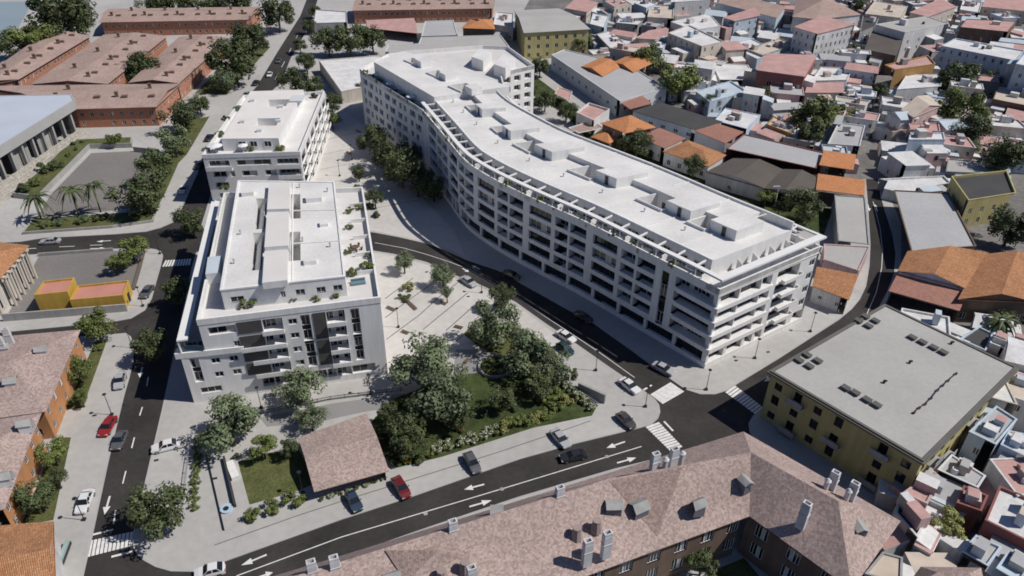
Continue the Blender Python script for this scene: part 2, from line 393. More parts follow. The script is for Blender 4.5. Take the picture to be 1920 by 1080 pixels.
# ================================================================== ground, roads, pavements
def sheet(name, pts, m, z, kind='structure'):
    b = MB(); b.face([V(p[0], p[1], z) for p in ccw(pts)]); o = b.build(name, [m]); o['kind'] = kind; return o
sheet('ground', [(-2500, -400), (2500, -400), (2500, 3500), (-2500, 3500)], dirtm, -.06)
sheet('road', [(-330, 20), (300, 20), (300, 470), (-330, 470)], asphalt, 0)
def slab(name, px, m=pave, z=.12):
    W = ccw([p.to_2d() for p in PP(px, 0)]); b = MB()
    inn = offset(W, .28); b.face([V(*p, z) for p in inn], 0); b.ring(W, inn, -.02, z+.004, 1)
    o = b.build(name, [m, kerbm]); o['kind'] = 'structure'; return W
r1r = [(377, 425), (396, 362), (425, 290), (455, 235), (490, 190), (527, 155), (545, 110), (580, 50), (600, -14)]
r1l = [(300, 428), (330, 415), (350, 372), (372, 322), (400, 268), (432, 222), (460, 187), (483, 160), (520, 98), (563, 30), (580, -14)]
slab('pavement', [(273, 900), (248, 1007), (250, 1026), (257, 1040), (270, 1052), (292, 1064), (320, 1072), (367, 1073), (640, 975), (773, 932), (973, 862), (1073, 834), (1200, 803), (1222, 796), (1234, 785), (1238, 773), (1236, 760), (1228, 749), (1207, 733), (1140, 687), (1083, 647), (1023, 607), (967, 567), (927, 547), (897, 533), (857, 518), (800, 492), (740, 477), (703, 471), (640, 465), (500, 462), (385, 468), (368, 474), (360, 500), (352, 540), (331, 640), (305, 763)])
slab('pavement', r1r[::-1] + [(377, 425), (384, 431), (450, 427), (640, 430), (703, 437), (750, 446), (807, 459), (840, 472), (873, 487), (940, 510), (973, 530), (1057, 577), (1113, 607), (1187, 660), (1227, 690), (1262, 715), (1285, 731), (1313, 740), (1340, 740), (1363, 733), (1383, 720), (1460, 673), (1573, 600), (1597, 580), (1612, 562), (1624, 537), (1630, 500), (1632, 460), (1627, 380), (1621, 310), (1629, 240), (1645, 120), (1660, -14)])
slab('pavement', r1l + [(-260, -14), (-260, 470), (37, 454), (80, 447), (213, 440), (273, 435)])
slab('pavement', [(-160, 492), (73, 477), (213, 467), (277, 466), (292, 468), (302, 472), (306, 480), (303, 495), (293, 530), (285, 560), (272, 582), (245, 598), (212, 604), (-160, 640)])
slab('pavement', [(-160, 660), (203, 628), (236, 625), (246, 632), (250, 645), (250, 678), (243, 708), (233, 743), (219, 800), (205, 860), (175, 1000), (157, 1080), (146, 1150), (-160, 1150)])
slab('pavement', [(1669, -14), (1653, 120), (1638, 240), (1640, 310), (1652, 373), (1673, 440), (1679, 475), (1676, 513), (1662, 550), (1640, 590), (1590, 640), (1500, 690), (1452, 728), (1436, 760), (1412, 780), (1403, 795), (1406, 812), (1450, 870), (1600, 1010), (1760, 1160), (2500, 1160), (2500, -14)])
slab('pavement', [(330, 1160), (480, 1105), (640, 1046), (800, 990), (973, 932), (1150, 880), (1290, 846), (1355, 838), (1395, 862), (1500, 960), (1700, 1160)])
# town ground east of the right road: worn lanes between the houses
def pz(name, px, m, z=.128, kind='structure'): return sheet(name, [p.to_2d() for p in PP(px, z)], m, z, kind)
pz('dirt_ground', [(1030, 105), (1170, 200), (1250, 260), (1400, 330), (1540, 400), (1618, 378), (1614, 310), (1622, 240), (1640, 120), (1656, -14), (1000, -14), (960, 60)], dirtm)
pz('dirt_ground', [(1673, -14), (1658, 120), (1644, 240), (1648, 320), (1690, 420), (1690, 520), (1650, 590), (1700, 640), (1900, 700), (1760, 900), (1690, 960), (1700, 1130), (2450, 1130), (2450, -14)], dirtm, .13)
pz('dirt_ground', [(1606, 336), (1656, 336), (1648, 240), (1662, 120), (1676, -14), (1636, -14), (1632, 120), (1614, 240)], dirtm, .134)
pz('lawn', [(1318, 1078), (1395, 1046), (1440, 1100), (1330, 1125)], lawn, .14)
pz('grass_patch', [(975, 165), (1060, 215), (1100, 260), (1330, 355), (1490, 420), (1545, 440), (1560, 395), (1460, 350), (1330, 320), (1240, 290), (1120, 235), (1040, 170), (1000, 140)], gard, .133)
pz('plaza_paving', [(610, 215), (640, 205), (680, 235), (740, 300), (800, 380), (850, 430), (872, 480), (840, 466), (807, 455), (750, 443), (703, 433), (640, 427), (585, 424), (585, 345), (612, 262)], pave2)
pz('plaza_paving', [(640, 470), (703, 474), (740, 480), (800, 496), (857, 523), (897, 537), (927, 552), (967, 572), (1020, 611), (1060, 640), (990, 690), (880, 640), (842, 655), (735, 720), (690, 700), (640, 560)], pave2)
def strips(name, lines, wd, m, z, kind='structure'):
    b = MB()
    for pts in lines:
        W = [p.to_2d() for p in PP(pts, z)]
        for i in range(len(W)-1):
            d = (W[i+1]-W[i]).normalized(); n = Vector((-d.y, d.x))*wd/2
            b.face([V(*(W[i]-n), z), V(*(W[i+1]-n), z), V(*(W[i+1]+n), z), V(*(W[i]+n), z)])
    o = b.build(name, [m]); o['kind'] = kind
strips('paving_joint_lines', [[(725, 636), (787, 590), (822, 558), (868, 522)], [(793, 618), (827, 590), (877, 549)], [(836, 620), (870, 590), (896, 566)], [(846, 648), (868, 628), (890, 606)], [(722, 596), (760, 567), (815, 528)], [(722, 560), (742, 545), (775, 521)]], .22, stripem, .134)
strips('paving_joint_lines', [[(612, 262), (676, 246)], [(604, 290), (690, 272)], [(600, 318), (712, 296)], [(598, 346), (735, 320)], [(640, 372), (760, 348)], [(640, 402), (790, 374)]], .18, stripem, .134)
strips('parking_edge_line', [[(402, 1022), (560, 966), (640, 940), (790, 893), (940, 846), (1050, 809), (1107, 789)]], .16, stripem, .127)
# garden, lawns, paths
gardp = [(697, 790), (735, 748), (860, 702), (1000, 692), (1040, 700), (1120, 760), (1110, 779), (1000, 802), (830, 856), (745, 877), (715, 850), (700, 812)]
pz('garden_lawn', gardp, gard, .15)
pz('grass_bed', [(868, 626), (884, 612), (955, 604), (1035, 650), (1058, 688), (1000, 692), (940, 668), (900, 652)], lawn, .145)
pz('lawn', [(446, 866), (480, 852), (560, 842), (592, 905), (560, 920), (468, 946)], lawn, .14)
pz('path', [(487, 783), (620, 757), (758, 737), (758, 762), (690, 771), (600, 790), (500, 800)], mat('grey_path', (.27, .265, .26), .9, .1, .1), .131)
pz('path', [(855, 655), (905, 655), (975, 672), (965, 724), (880, 734), (850, 700)], MATS['grey_path'], .137)
for q in ([(393, 218), (350, 290), (335, 305), (312, 357), (290, 399), (262, 395), (285, 330), (315, 270), (350, 225)], [(507, 88), (440, 160), (425, 178), (365, 175), (390, 150), (470, 85)],
          [(201, 637), (155, 765), (124, 768), (178, 640)], [(133, 820), (100, 975), (40, 985), (105, 820)]):
    pz('grass_verge', q, lawn, .14)
pz('parking_lot', [(171, 287), (253, 283), (268, 278), (310, 290), (262, 388), (200, 396), (67, 411), (95, 365)], lotm, .131)
pz('parking_lot', [(73, 480), (213, 470), (266, 470), (247, 545), (236, 578), (10, 598)], lotm, .131)
# far left river-like pale ground at the top corner
pz('water', [(-200, 3), (62, 3), (30, 60), (-40, 90), (-250, 110)], mat('pale_water', (.30, .36, .38), .25, .05, .05), .14)
# markings
def paintline(px, wd=.14, dash=None, z=.006):
    W = [p.to_2d() for p in PP(px, 0)]; b = MB(); acc = 0
    for i in range(len(W)-1):
        A, B = W[i], W[i+1]; L = (B-A).length; d = (B-A)/L; n = Vector((-d.y, d.x))*wd/2; s = 0
        segs = [(0, L)] if not dash else []
        if dash:
            k = -(acc % sum(dash))
            while k < L:
                a, e = max(0, k), min(L, k+dash[0])
                if e > a: segs.append((a, e))
                k += sum(dash)
        acc += L
        for a, e in segs: b.face([V(*(A+d*a-n), z), V(*(A+d*e-n), z), V(*(A+d*e+n), z), V(*(A+d*a+n), z)])
    struct('lane_line', b, [paint])
paintline([(443, 1080), (640, 1007), (943, 916), (1203, 837)], .16)
paintline([(703, 455), (757, 465), (800, 477), (840, 490), (880, 505), (920, 527), (960, 551), (1017, 590), (1073, 627), (1120, 658), (1190, 708)], .14)
paintline([(1637, 378), (1650, 427), (1655, 470), (1653, 503), (1643, 548), (1625, 590)], .14)
for a, b_ in (((267, 763), (262, 779)), ((252, 820), (247, 840)), ((236, 883), (230, 907)), ((217, 957), (213, 982)), ((278, 707), (275, 724)), ((45, 466.3), (68, 465.6)), ((111, 462.8), (140, 461.6)), ((169, 460), (192, 459)),
              ((515, 150), (521, 139)), ((528, 126), (534, 115)), ((541, 100), (546, 90)), ((553, 76), (558, 66))): paintline([a, b_], .2)
for a, b_ in (((212, 993), (172, 1003)), ((209, 1044), (248, 1034)), ((1245, 790), (1262, 808)), ((1207, 731), (1222, 722)), ((1383, 712), (1362, 722))): paintline([a, b_], .35, None, .007)
def arrow(tail, head, wd=.22):
    A, B = P(*tail).to_2d(), P(*head).to_2d(); d = (B-A).normalized(); n = Vector((-d.y, d.x)); L = (B-A).length; h = min(2.0, L*.42)
    b = MB(); b.face([V(*(q), .006) for q in (A-n*wd/2*1.3, A+d*(L-h)-n*wd/2*1.3, A+d*(L-h)+n*wd/2*1.3, A+n*wd/2*1.3)])
    b.face([V(*q, .006) for q in (A+d*(L-h)-n*.55, B, A+d*(L-h)+n*.55)]); struct('road_arrow_marking', b, [paint])
for t_, h_ in (((500, 1040), (452, 1060)), ((908, 908), (870, 918)), ((1172, 828), (1137, 840)), ((880, 950), (922, 938)), ((1157, 868), (1193, 858)), ((480, 1084), (512, 1073)), ((206, 930), (196, 965)), ((267, 688), (262, 708)), ((208, 451), (181, 453)), ((169, 466), (199, 465.6)), ((1627, 383), (1630, 396)), ((1645, 396), (1640, 383)), ((867, 503), (879, 510)), ((900, 505), (885, 498)), ((1460, 700), (1432, 716))): arrow(t_, h_)
def crosswalk(a0, b0, a1, b1, n, wd=.5):
    A0, B0, A1, B1 = (P(*q).to_2d() for q in (a0, b0, a1, b1)); b = MB()
    for i in range(n):
        t = i/(n-1); A = A0.lerp(A1, t); B = B0.lerp(B1, t); d = (B-A).normalized(); m = Vector((-d.y, d.x))*wd/2
        b.face([V(*q, .006) for q in (A-m, B-m, B+m, A+m)])
    struct('crosswalk_marking', b, [paint])
crosswalk((172, 1013), (166, 1044), (247, 997), (244, 1024), 11, .42)
crosswalk((312, 488), (306, 500), (357, 485), (354, 497), 10, .42)
crosswalk((1221, 741), (1259, 718), (1241, 756), (1281, 733), 7, .48)
crosswalk((1362, 737), (1380, 724), (1414, 775), (1430, 763), 11, .5)
crosswalk((1212, 802), (1237, 793), (1254, 843), (1278, 836), 11, .5)
# low walls and raised planters (things)
def wallbar(name, label, cat, px, wd, h, m, group=None, z0=0.0):
    W = [p.to_2d() for p in PP(px, 0)]; t_ = None; b = MB()
    n = len(W); L = []; R_ = []
    for i in range(n):
        d = (W[min(i+1, n-1)]-W[max(i-1, 0)]).normalized(); q = Vector((-d.y, d.x))*wd/2; L.append(W[i]-q); R_.append(W[i]+q)
    b.ring(L, R_, z0, h, 0, False)
    c = W[n//2]
    o = b.build(name, [m]); o.data.transform(Matrix.Translation((-c.x, -c.y, 0))); o.location = (c.x, c.y, 0)
    return tag(o, label, cat, group)
def planter(name, label, px, h, top, lname='grass_top'):
    W = ccw([p.to_2d() for p in PP(px, h)]); c = sum(W, Vector((0, 0)))/len(W)
    t = thing(name, label, 'retaining wall', (c.x, c.y, 0)); inn = offset(W, .3)
    b = MB(); b.ring(W, inn, 0, h+.1); b.build('wall', [concw], t)
    b = MB(); b.face([V(*p, h) for p in inn]); b.build(lname, [top], t); return t
planter('retaining_wall', 'concrete retaining wall holding the bent grass bank beside the stone bleachers', [(133, 262), (247, 257), (246, 269), (167, 271), (70, 368), (22, 362), (80, 315)], 1.5, lawn)
planter('retaining_wall', 'low concrete wall holding the grass strip with palms above the left cross street', [(62, 409), (42, 436), (209, 424), (287, 413), (292, 396), (240, 398), (200, 401)], .7, lawn)
wallbar('ramp_wall', 'dark-faced wall beside the way into the sunken parking lot', 'wall', [(252, 285), (300, 290)], .3, 1.7, concw)
wallbar('boundary_wall', 'long grey wall below the gravel lot with the yellow kiosk', 'wall', [(8, 603), (120, 594), (240, 584)], .35, 1.9, concw)
wallbar('boundary_wall', 'low grey wall between the gravel lot and the left cross street', 'wall', [(73, 481), (213, 471)], .3, .9, concw)
wallbar('hedge_wall', 'low rough stone edging beside the two trees on the corner gravel lot', 'wall', [(270, 474), (262, 505), (250, 545)], .7, .5, mat('rough_stone', (.16, .13, .11), .95, .4, -14))
wallbar('ramp_wall', 'light concrete wall with a dark face at the garden corner by the curved street', 'wall', [(1084, 734), (1134, 757)], .5, 2.2, concw)
wallbar('ramp_wall', 'short concrete wall behind the garden trees near the teal car', 'wall', [(1040, 708), (1068, 720)], .5, 2.4, concw)
wallbar('low_wall', 'dark low wall on the paved ramp left of the square lawn', 'wall', [(421, 862), (442, 952)], .35, .9, mat('dark_stone', (.06, .055, .055), .9, .2, 1))
wallbar('handrail', 'thin dark rail running down the paved ramp to the street', 'railing', [(386, 845), (421, 996)], .12, .5, metal_d)
wallbar('bench_plinth', 'white plinth with an open top at the top edge of the square lawn', 'planter', [(431, 870), (443, 900)], 1.2, .7, white)
wallbar('garden_wall', 'pale topped wall between the foreground block and the yellow block', 'wall', [(1530, 846), (1600, 890), (1684, 942)], .3, 1.6, concw)
for i, q in enumerate(((798, 963), (941, 917), (1138, 856), (1020, 690), (1118, 656), (296, 446), (238, 612), (232, 760), (1357, 770))):
    p = P(*q, 0); b = MB(); b.tube((p.x, p.y, -.01), (p.x, p.y, .012), .34, .34, 12); o = b.build('manhole_cover', [concw if i < 5 else metal_d]); o['kind'] = 'structure'
for q in ((293, 863), (177, 779), (403, 897), (878, 556), (800, 510), (1380, 676), (1440, 660)):
    p = P(*q, .12); b = MB(); b.box((p.x, p.y, .1), .7, .45, .04, .3); o = b.build('dark_plate', [metal_d]); o['kind'] = 'structure'  # small flat dark boxes set on the pavement
def fence(label, px, h, sp=1.6, m=metal_d, rails=2, cat='fence'):
    W = [p.to_2d() for p in PP(px, 0)]; c = W[0]; t = thing('fence', label, cat, (c.x, c.y, 0)); b = MB(); pb = MB()
    for i in range(len(W)-1):
        A, B = W[i], W[i+1]; L = (B-A).length
        for k in range(rails): b.bar(A, B, .07, h*(k+1)/rails-.08, h*(k+1)/rails)
        for k in range(int(L/.25)): q = A.lerp(B, k*.25/L); b.box((q.x, q.y, .1), .03, .03, h-.15)
        for k in range(int(L/sp)+1):
            q = A.lerp(B, min(1, k*sp/L)); p_ = MB(); p_.box((q.x, q.y, 0), .09, .09, h+.1); p_.build('post', [m], t)
    b.build('railing', [m], t); return t
fence('pale picket railing along the narrow hedge by the left street', [(361, 816), (351, 890), (343, 957)], 1.1, 2.2, metal_l)
fence('dark railing along the path in front of the white block', [(487, 779), (620, 751), (757, 734)], 1.0, 2.5)
fence('pale railing on top of the garden bank above the ramp wall', [(1000, 690), (1045, 712), (1122, 764)], 1.0, 2.5, metal_l)
# ================================================================== the three white blocks
def invQ(Q, p, it=40):
    """parameters (k, t) of point p on the patch Q"""
    p = Vector(p[:2]); k = t = .5; e = 1e-3
    for _ in range(it):
        q = Q(k, t); r = p-q; a = (Q(k+e, t)-q)/e; b = (Q(k, t+e)-q)/e; D = a.x*b.y-a.y*b.x
        if abs(D) < 1e-9: break
        k += .7*(r.x*b.y-r.y*b.x)/D; t += .7*(a.x*r.y-a.y*r.x)/D; k = max(-.2, min(1.2, k)); t = max(-.5, min(1.5, t))
    return k, t
def roofgrid(mb, Q, K, T, holes, z, m=0, mw=1):
    K = sorted(set(K) | {h[0] for h in holes} | {h[1] for h in holes}); T = sorted(set(T) | {h[2] for h in holes} | {h[3] for h in holes})
    def pt(k, t, zz): q = Q(k, t); return V(q.x, q.y, zz)
    for i in range(len(K)-1):
        for j in range(len(T)-1):
            a, b, c, d = K[i], K[i+1], T[j], T[j+1]; mk, mt = (a+b)/2, (c+d)/2
            h = [h for h in holes if h[0] < mk < h[1] and h[2] < mt < h[3]]
            zz = h[0][4] if h else z
            mb.face([pt(a, c, zz), pt(b, c, zz), pt(b, d, zz), pt(a, d, zz)], 2 if h else m)
    for k0, k1, t0, t1, zf in holes:
        ks = [k for k in K if k0-1e-9 <= k <= k1+1e-9]
        for i in range(len(ks)-1):
            a, b = ks[i], ks[i+1]
            mb.face([pt(b, t0, zf), pt(a, t0, zf), pt(a, t0, z), pt(b, t0, z)], mw); mb.face([pt(a, t1, zf), pt(b, t1, zf), pt(b, t1, z), pt(a, t1, z)], mw)
        ts = [t for t in T if t0-1e-9 <= t <= t1+1e-9]
        for i in range(len(ts)-1):
            a, b = ts[i], ts[i+1]
            mb.face([pt(k0, a, zf), pt(k0, b, zf), pt(k0, b, z), pt(k0, a, z)], mw); mb.face([pt(k1, b, zf), pt(k1, a, zf), pt(k1, a, z), pt(k1, b, z)], mw)
def curve(pts):
    p = [Vector(q[:2]) for q in pts]; cum = [0]
    for i in range(len(p)-1): cum.append(cum[-1]+(p[i+1]-p[i]).length)
    def C(s):
        if s <= 0: return p[0]+(p[1]-p[0]).normalized()*s
        if s >= cum[-1]: return p[-1]+(p[-1]-p[-2]).normalized()*(s-cum[-1])
        i = max(j for j in range(len(cum)-1) if cum[j] <= s); return p[i].lerp(p[i+1], (s-cum[i])/(cum[i+1]-cum[i]))
    def N(s): d = (C(s+1.2)-C(s-1.2)).normalized(); return Vector((d.y, -d.x))
    return C, N, cum[-1]
def chaikin(pts, n=2):
    p = [Vector(q[:2]) for q in pts]
    for _ in range(n):
        o = [p[0]]
        for i in range(len(p)-1): o += [p[i].lerp(p[i+1], .25), p[i].lerp(p[i+1], .75)]
        p = o+[p[-1]]
    return p
# ------------------------------------------------------------------ long curved block
front = [P(x, y, 18.2).to_2d() for x, y in ((674, 129), (718, 159), (791, 205), (831, 252), (868, 299), (899, 321), (952, 350), (1030, 386), (1088, 411), (1138, 435.5), (1180, 457), (1240, 487), (1283, 508), (1350, 543))]
ws = front[:3]; sc_ = chaikin(front[2:], 2)
CF, NF, LF = curve(ws+sc_[1:]); SW = (ws[1]-ws[0]).length+(ws[2]-ws[1]).length
backp = chaikin([P(x, y, 20.2).to_2d() for x, y in ((951, 181), (971, 200), (1040, 237), (1077, 255), (1138, 278), (1193, 299), (1260, 325), (1387, 380), (1457, 407), (1548, 446))], 2)
CB, NB, LB = curve(backp)
main = thing('apartment_block', 'long curved white apartment block with a roof pergola along its street front', 'apartment block', (CF(95).x, CF(95).y, 0))
Z0 = [4.0, 7.15, 10.3, 13.45]; ZT = 18.2; TF = 17.0
mb = MB(); ops = []; wl = []; balc = []
# bays of the curved part, laid out from the right corner backwards
s = LF; bays = []
s -= .9; bays.append((s-8.6, s+.5, 'c')); s -= 8.6+1.5; bays.append((s-1.7, s, 's')); s -= 1.7+1.6
pat = [(4.4, .55, 'b'), (3.6, 1.1, 'b'), (6.5, 1.9, 'w')]; i = 0
while s-SW > 5.5:
    wd, gap, kd = pat[i % 3]
    if s-wd < SW+1: break
    bays.append((s-wd, s, kd)); s -= wd+gap; i += 1
for bi, (a, b, kd) in enumerate(bays):
    if kd == 's':
        ops.append((a, b, 3.9, 16.2, .55))
        for r, zf in enumerate(Z0): p = CF((a+b)/2)-NF((a+b)/2)*.35; wl.append((p, NF((a+b)/2), zf+.3, b-a-.1, 2.5, 1, 10 if r % 2 else 0))
        continue
    for r, zf in enumerate(Z0):
        dp = 1.5 if kd == 'b' else (.7 if kd == 'w' else 1.7)
        ops.append((a, b, zf+.78, zf+2.92, dp))
        m = (a+b)/2; k = 1 if kd != 'c' else 2
        for q in range(k):
            mm = a+(b-a)*(q+.5)/k; p = CF(mm)-NF(mm)*(dp-.08)
            wl.append((p, NF(mm), zf+.8, (b-a)/k*(.86 if kd != 'w' else .94), 2.05, 1 if kd == 'b' else 3, 10 if (r+bi) % 3 else 1))
# ground floor
g = LF-1.0; n = 0
while g-SW > 4:
    if 66 < g < 80: g = 66; continue
    ops.append((max(SW+1, g-6.5), g, 1.22, 3.5, .7)); m = g-3.25
    wl.append((CF(m)-NF(m)*.6, NF(m), 1.25, 6.4, 2.2, 3, 10)); g -= 7.2; n += 1
for a, b in ((67, 69.2), (70, 72.2), (74, 78)): ops.append((a, b, .05, 4.3 if a < 73 else 3.8, 1.6))
# straight wing at the far end: punched windows and small loggias
for r, zf in enumerate(Z0+[.9]):
    q = 2.2; k = 0
    while q < SW-2:
        wd = (2.6, 1.5, 1.5, 3.2)[(k+r) % 4]
        if r < 4 or k % 2 == 0:
            ops.append((q, q+wd, zf+.85, zf+2.6, .9 if wd > 2 else .3)); m = q+wd/2
            wl.append((CF(m)-NF(m)*(.8 if wd > 2 else .2), NF(m), zf+.87, wd-.2, 1.7, 1 if wd < 2 else 2, (r+k) % 3))
        q += wd+(1.6, 2.0, 1.2, 2.4)[k % 4]; k += 1
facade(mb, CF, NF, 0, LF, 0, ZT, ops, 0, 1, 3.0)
# right end
RA = CF(LF); RB = P(1540, 462, 18.2).to_2d(); CE, NE, LE = line(RA, RB); oe = []
for r, zf in enumerate(Z0):
    oe += [(.3, 5.7, zf+.72, zf+2.98, 1.2), (5.95, 11.6, zf+.72, zf+2.98, 1.2), (11.85, 14.6, zf+.72, zf+2.98, 1.2)]
    oe += [(16.2, 22.6, zf+.1, zf+2.9, 1.6), (25.6, 27.2, zf+.9, zf+2.5, .25)]
    for a, b, d in ((.3, 5.7, 1.2), (5.95, 11.6, 1.2), (11.85, 14.6, 1.2), (16.4, 22.4, 1.6), (25.6, 27.2, .25)):
        m = (a+b)/2; wl.append((CE(m)-NE(m)*(d-.08), NE(m), zf+.74, b-a-.1, 2.15 if d > .3 else 1.5, 2 if b-a > 4 else 1, 10 if d > .3 else 0))
for a, b in ((.6, 4.6), (5.4, 9.6), (10.4, 12.6), (13.4, 15.4), (16.2, 22.8), (24.4, 27.4)):
    oe.append((a, b, 1.25, 3.5, 1.2)); m = (a+b)/2; wl.append((CE(m)-NE(m)*1.1, NE(m), 1.3, b-a-.1, 2.1, 2 if b-a > 3 else 1, 10))
facade(mb, CE, NE, 0, LE, 0, ZT, oe, 0, 1)
# back and far walls
CBK, NBK, LBK = curve([RB]+[q for q in backp[::-1]][1:]); bo = []
for r, zf in enumerate(Z0):
    q = 3.0; k = 0
    while q < LBK-6: bo.append((q, q+2.4, zf+.9, zf+2.7, .8)); q += 6.0
facade(mb, CBK, NBK, 0, LBK, 0, ZT, bo, 0, 1, 4.0)
wingb = PP([(951, 181), (939, 136), (1002, 122), (953, 87), (905, 85), (759, 96), (727, 101), (674, 129)], 18.2); wingb = [p.to_2d() for p in wingb]
lw = []
for i in range(len(wingb)-1):
    C, N, L = line(wingb[i], wingb[i+1]); o_ = []
    if i in (1,):
        for zf in Z0+[.9]:
            for q in (1.2, 5.2, 9.4): 
                if q+2.6 < L: o_.append((q, q+2.6, zf+.9, zf+2.7, 1.0)); lw.append((C(q+1.3)-N(0)*.9, N(0), zf+.92, 2.4, 1.7, 2, 0))
    facade(mb, C, N, 0, L, 0, ZT, o_, 0, 1)
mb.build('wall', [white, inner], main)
place_windows(main, wl+lw)
# terrace floor, parapet
inF = [CF(s)-NF(s)*.3 for s in [x*LF/90 for x in range(91)]]; ouF = [CF(x*LF/90) for x in range(91)]
tb = MB()
for i in range(90):
    a, b = i*LF/90, (i+1)*LF/90
    if a < SW: continue
    ka, kb = (a-SW)/(LF-SW), (b-SW)/(LF-SW)
    p, q = CB(ka*LB), CB(kb*LB); tb.face([V(*CF(a), TF), V(*CF(b), TF), V(*q, TF), V(*p, TF)])
tb.face([V(*p, TF+.02) for p in ccw([CF(0), CF(SW), CF(SW+.5)]+wingb[:-1])])
tb.build('terrace', [tilew], main)
pb = MB(); pb.ring(ouF, inF, TF-.02, ZT+.02, 0, False)
pb.ring([RA, RB], [RA-NE(0)*.3, RB-NE(0)*.3], TF-.02, ZT+.025, 0, False)
bk = [CB(LB*i/30) for i in range(31)]; bi_ = [CB(LB*i/30)+NB(LB*i/30)*.3 for i in range(31)]
pb.ring(bi_, bk, TF-.02, ZT+.02, 0, False)
for i in range(len(wingb)-1):
    C, N, L = line(wingb[i], wingb[i+1]); pb.ring([C(.02), C(L-.02)], [C(.02)-N(0)*.3, C(L-.02)-N(0)*.3], TF-.02, ZT+.02+.004*i, 0, False)
pb.build('parapet', [white], main)
# penthouse roof of the curved part
ZR = 20.6
def QM(k, t):
    s = SW+.3+k*(LF-SW-5.0); a = CF(s)-NF(s)*3.4
    e = k*(LB-5.5)/LB; sb = e*LB; b = CB(sb)+NB(sb)*2.9
    return a.lerp(b, t)
KS = [i/60 for i in range(61)]; holes = []; boxes = []
bx_px = [(920, 200), (971, 240), (1052, 275), (1158, 325), (1292, 383), (1388, 414)]
wl_px = [(885, 195), (937, 225), (1010, 272), (1110, 312), (1232, 362), (1352, 409)]
for (bx, by), (wx, wy) in zip(bx_px, wl_px):
    k, t = invQ(QM, P(bx, by, ZR+2)); kw, tw = invQ(QM, P(wx, wy, ZR-.5))
    dk = 1/(LF-SW-5.0); k = max(.04, min(.955, k)); hw_ = 3.1 if bx > 1000 else 2.3
    boxes.append((k-hw_*dk, k+hw_*dk, .42, .76)); w1 = k-hw_*dk-.0015; w0 = max(.002, w1-(6.4 if bx > 1000 else 4.0)*dk)
    if len(boxes) > 1: w0 = max(w0, boxes[-2][1]+.6*dk)
    holes.append((w0, w1, .37, .60, TF+.6))
rb = MB(); roofgrid(rb, QM, KS, [0, .2, .8, 1], holes, ZR, 0, 1)
rb.build('roof', [roofw, white, tilew], main)
pw = MB()
for i in range(60):
    for t, fl in ((0, 0), (1, 1)):
        a, b = QM(KS[i], t), QM(KS[i+1], t)
        if fl: a, b = b, a
        pw.face([V(*a, TF), V(*b, TF), V(*b, ZR), V(*a, ZR)])
a, b = QM(1, 0), QM(1, 1); pw.face([V(*a, TF), V(*b, TF), V(*b, ZR), V(*a, ZR)])
a, b = QM(0, 1), QM(0, 0); pw.face([V(*a, TF), V(*b, TF), V(*b, ZR), V(*a, ZR)])
pw.build('penthouse_wall', [white], main)
pwl = []
for k in [i/26+.015 for i in range(26)]:
    p = QM(k, 0); q = QM(k+.004, 0); d = (q-p).normalized(); n_ = Vector((d.y, -d.x)); dr = winmesh(2.6, 2.2, 2, 0)
    inst(dr, 'terrace_door', main, V(*(p+n_*.07), TF+.03)-WL[main], math.atan2(d.y, d.x))
b = MB()
for k in (.055, .17, .285, .40, .51, .62, .73, .84, .93):
    b.bar(QM(k, .02), QM(k, .40), .22, ZR+.002, ZR+.16); b.bar(QM(k+.008, .79), QM(k+.008, .975), .22, ZR+1.252, ZR+1.38)
b.build('roof_joint', [white], main)
b = MB(); e0 = [QM(k, 0) for k in KS]; e1 = [QM(k, .022) for k in KS]; b.ring(e0, e1, ZR+.004, ZR+.2, 0, False); b.build('roof_edge', [white], main)
b = MB(); e0 = [QM(k, .982) for k in KS]; e1 = [QM(k, 1) for k in KS]; b.ring(e0, e1, ZR+.005, ZR+1.75, 0, False); b.build('roof_edge', [white], main)
cb = MB(); kk = [.012+i*(.925-.012)/50 for i in range(51)]
for i in range(50):
    a, b_ = kk[i], kk[i+1]; zt_ = ZR+1.25
    q = [QM(a, .60), QM(b_, .60), QM(b_, .984), QM(a, .984)]
    cb.face([V(*p, zt_) for p in q], 1); cb.face([V(*q[0], ZR-.01), V(*q[1], ZR-.01), V(*q[1], zt_), V(*q[0], zt_)], 0); cb.face([V(*q[2], ZR-.01), V(*q[3], ZR-.01), V(*q[3], zt_), V(*q[2], zt_)], 0)
for a, o_ in ((kk[0], 1), (kk[-1], 0)):
    q = [V(*QM(a, .60), ZR-.01), V(*QM(a, .984), ZR-.01), V(*QM(a, .984), ZR+1.25), V(*QM(a, .60), ZR+1.25)]; cb.face(q[::-1] if o_ else q, 0)
cb.build('raised_roof', [white, roofw], main)
for k in (.03, .11, .2, .33, .46, .57, .68, .79, .89):
    p = QM(k, .25); b = MB(); b.tube(V(*p, ZR), V(*p, ZR+.7), .16, .16, 7); b.tube(V(*p, ZR+.7), V(*p, ZR+.8), .26, .2, 7); b.build('roof_vent', [metal_l], main)
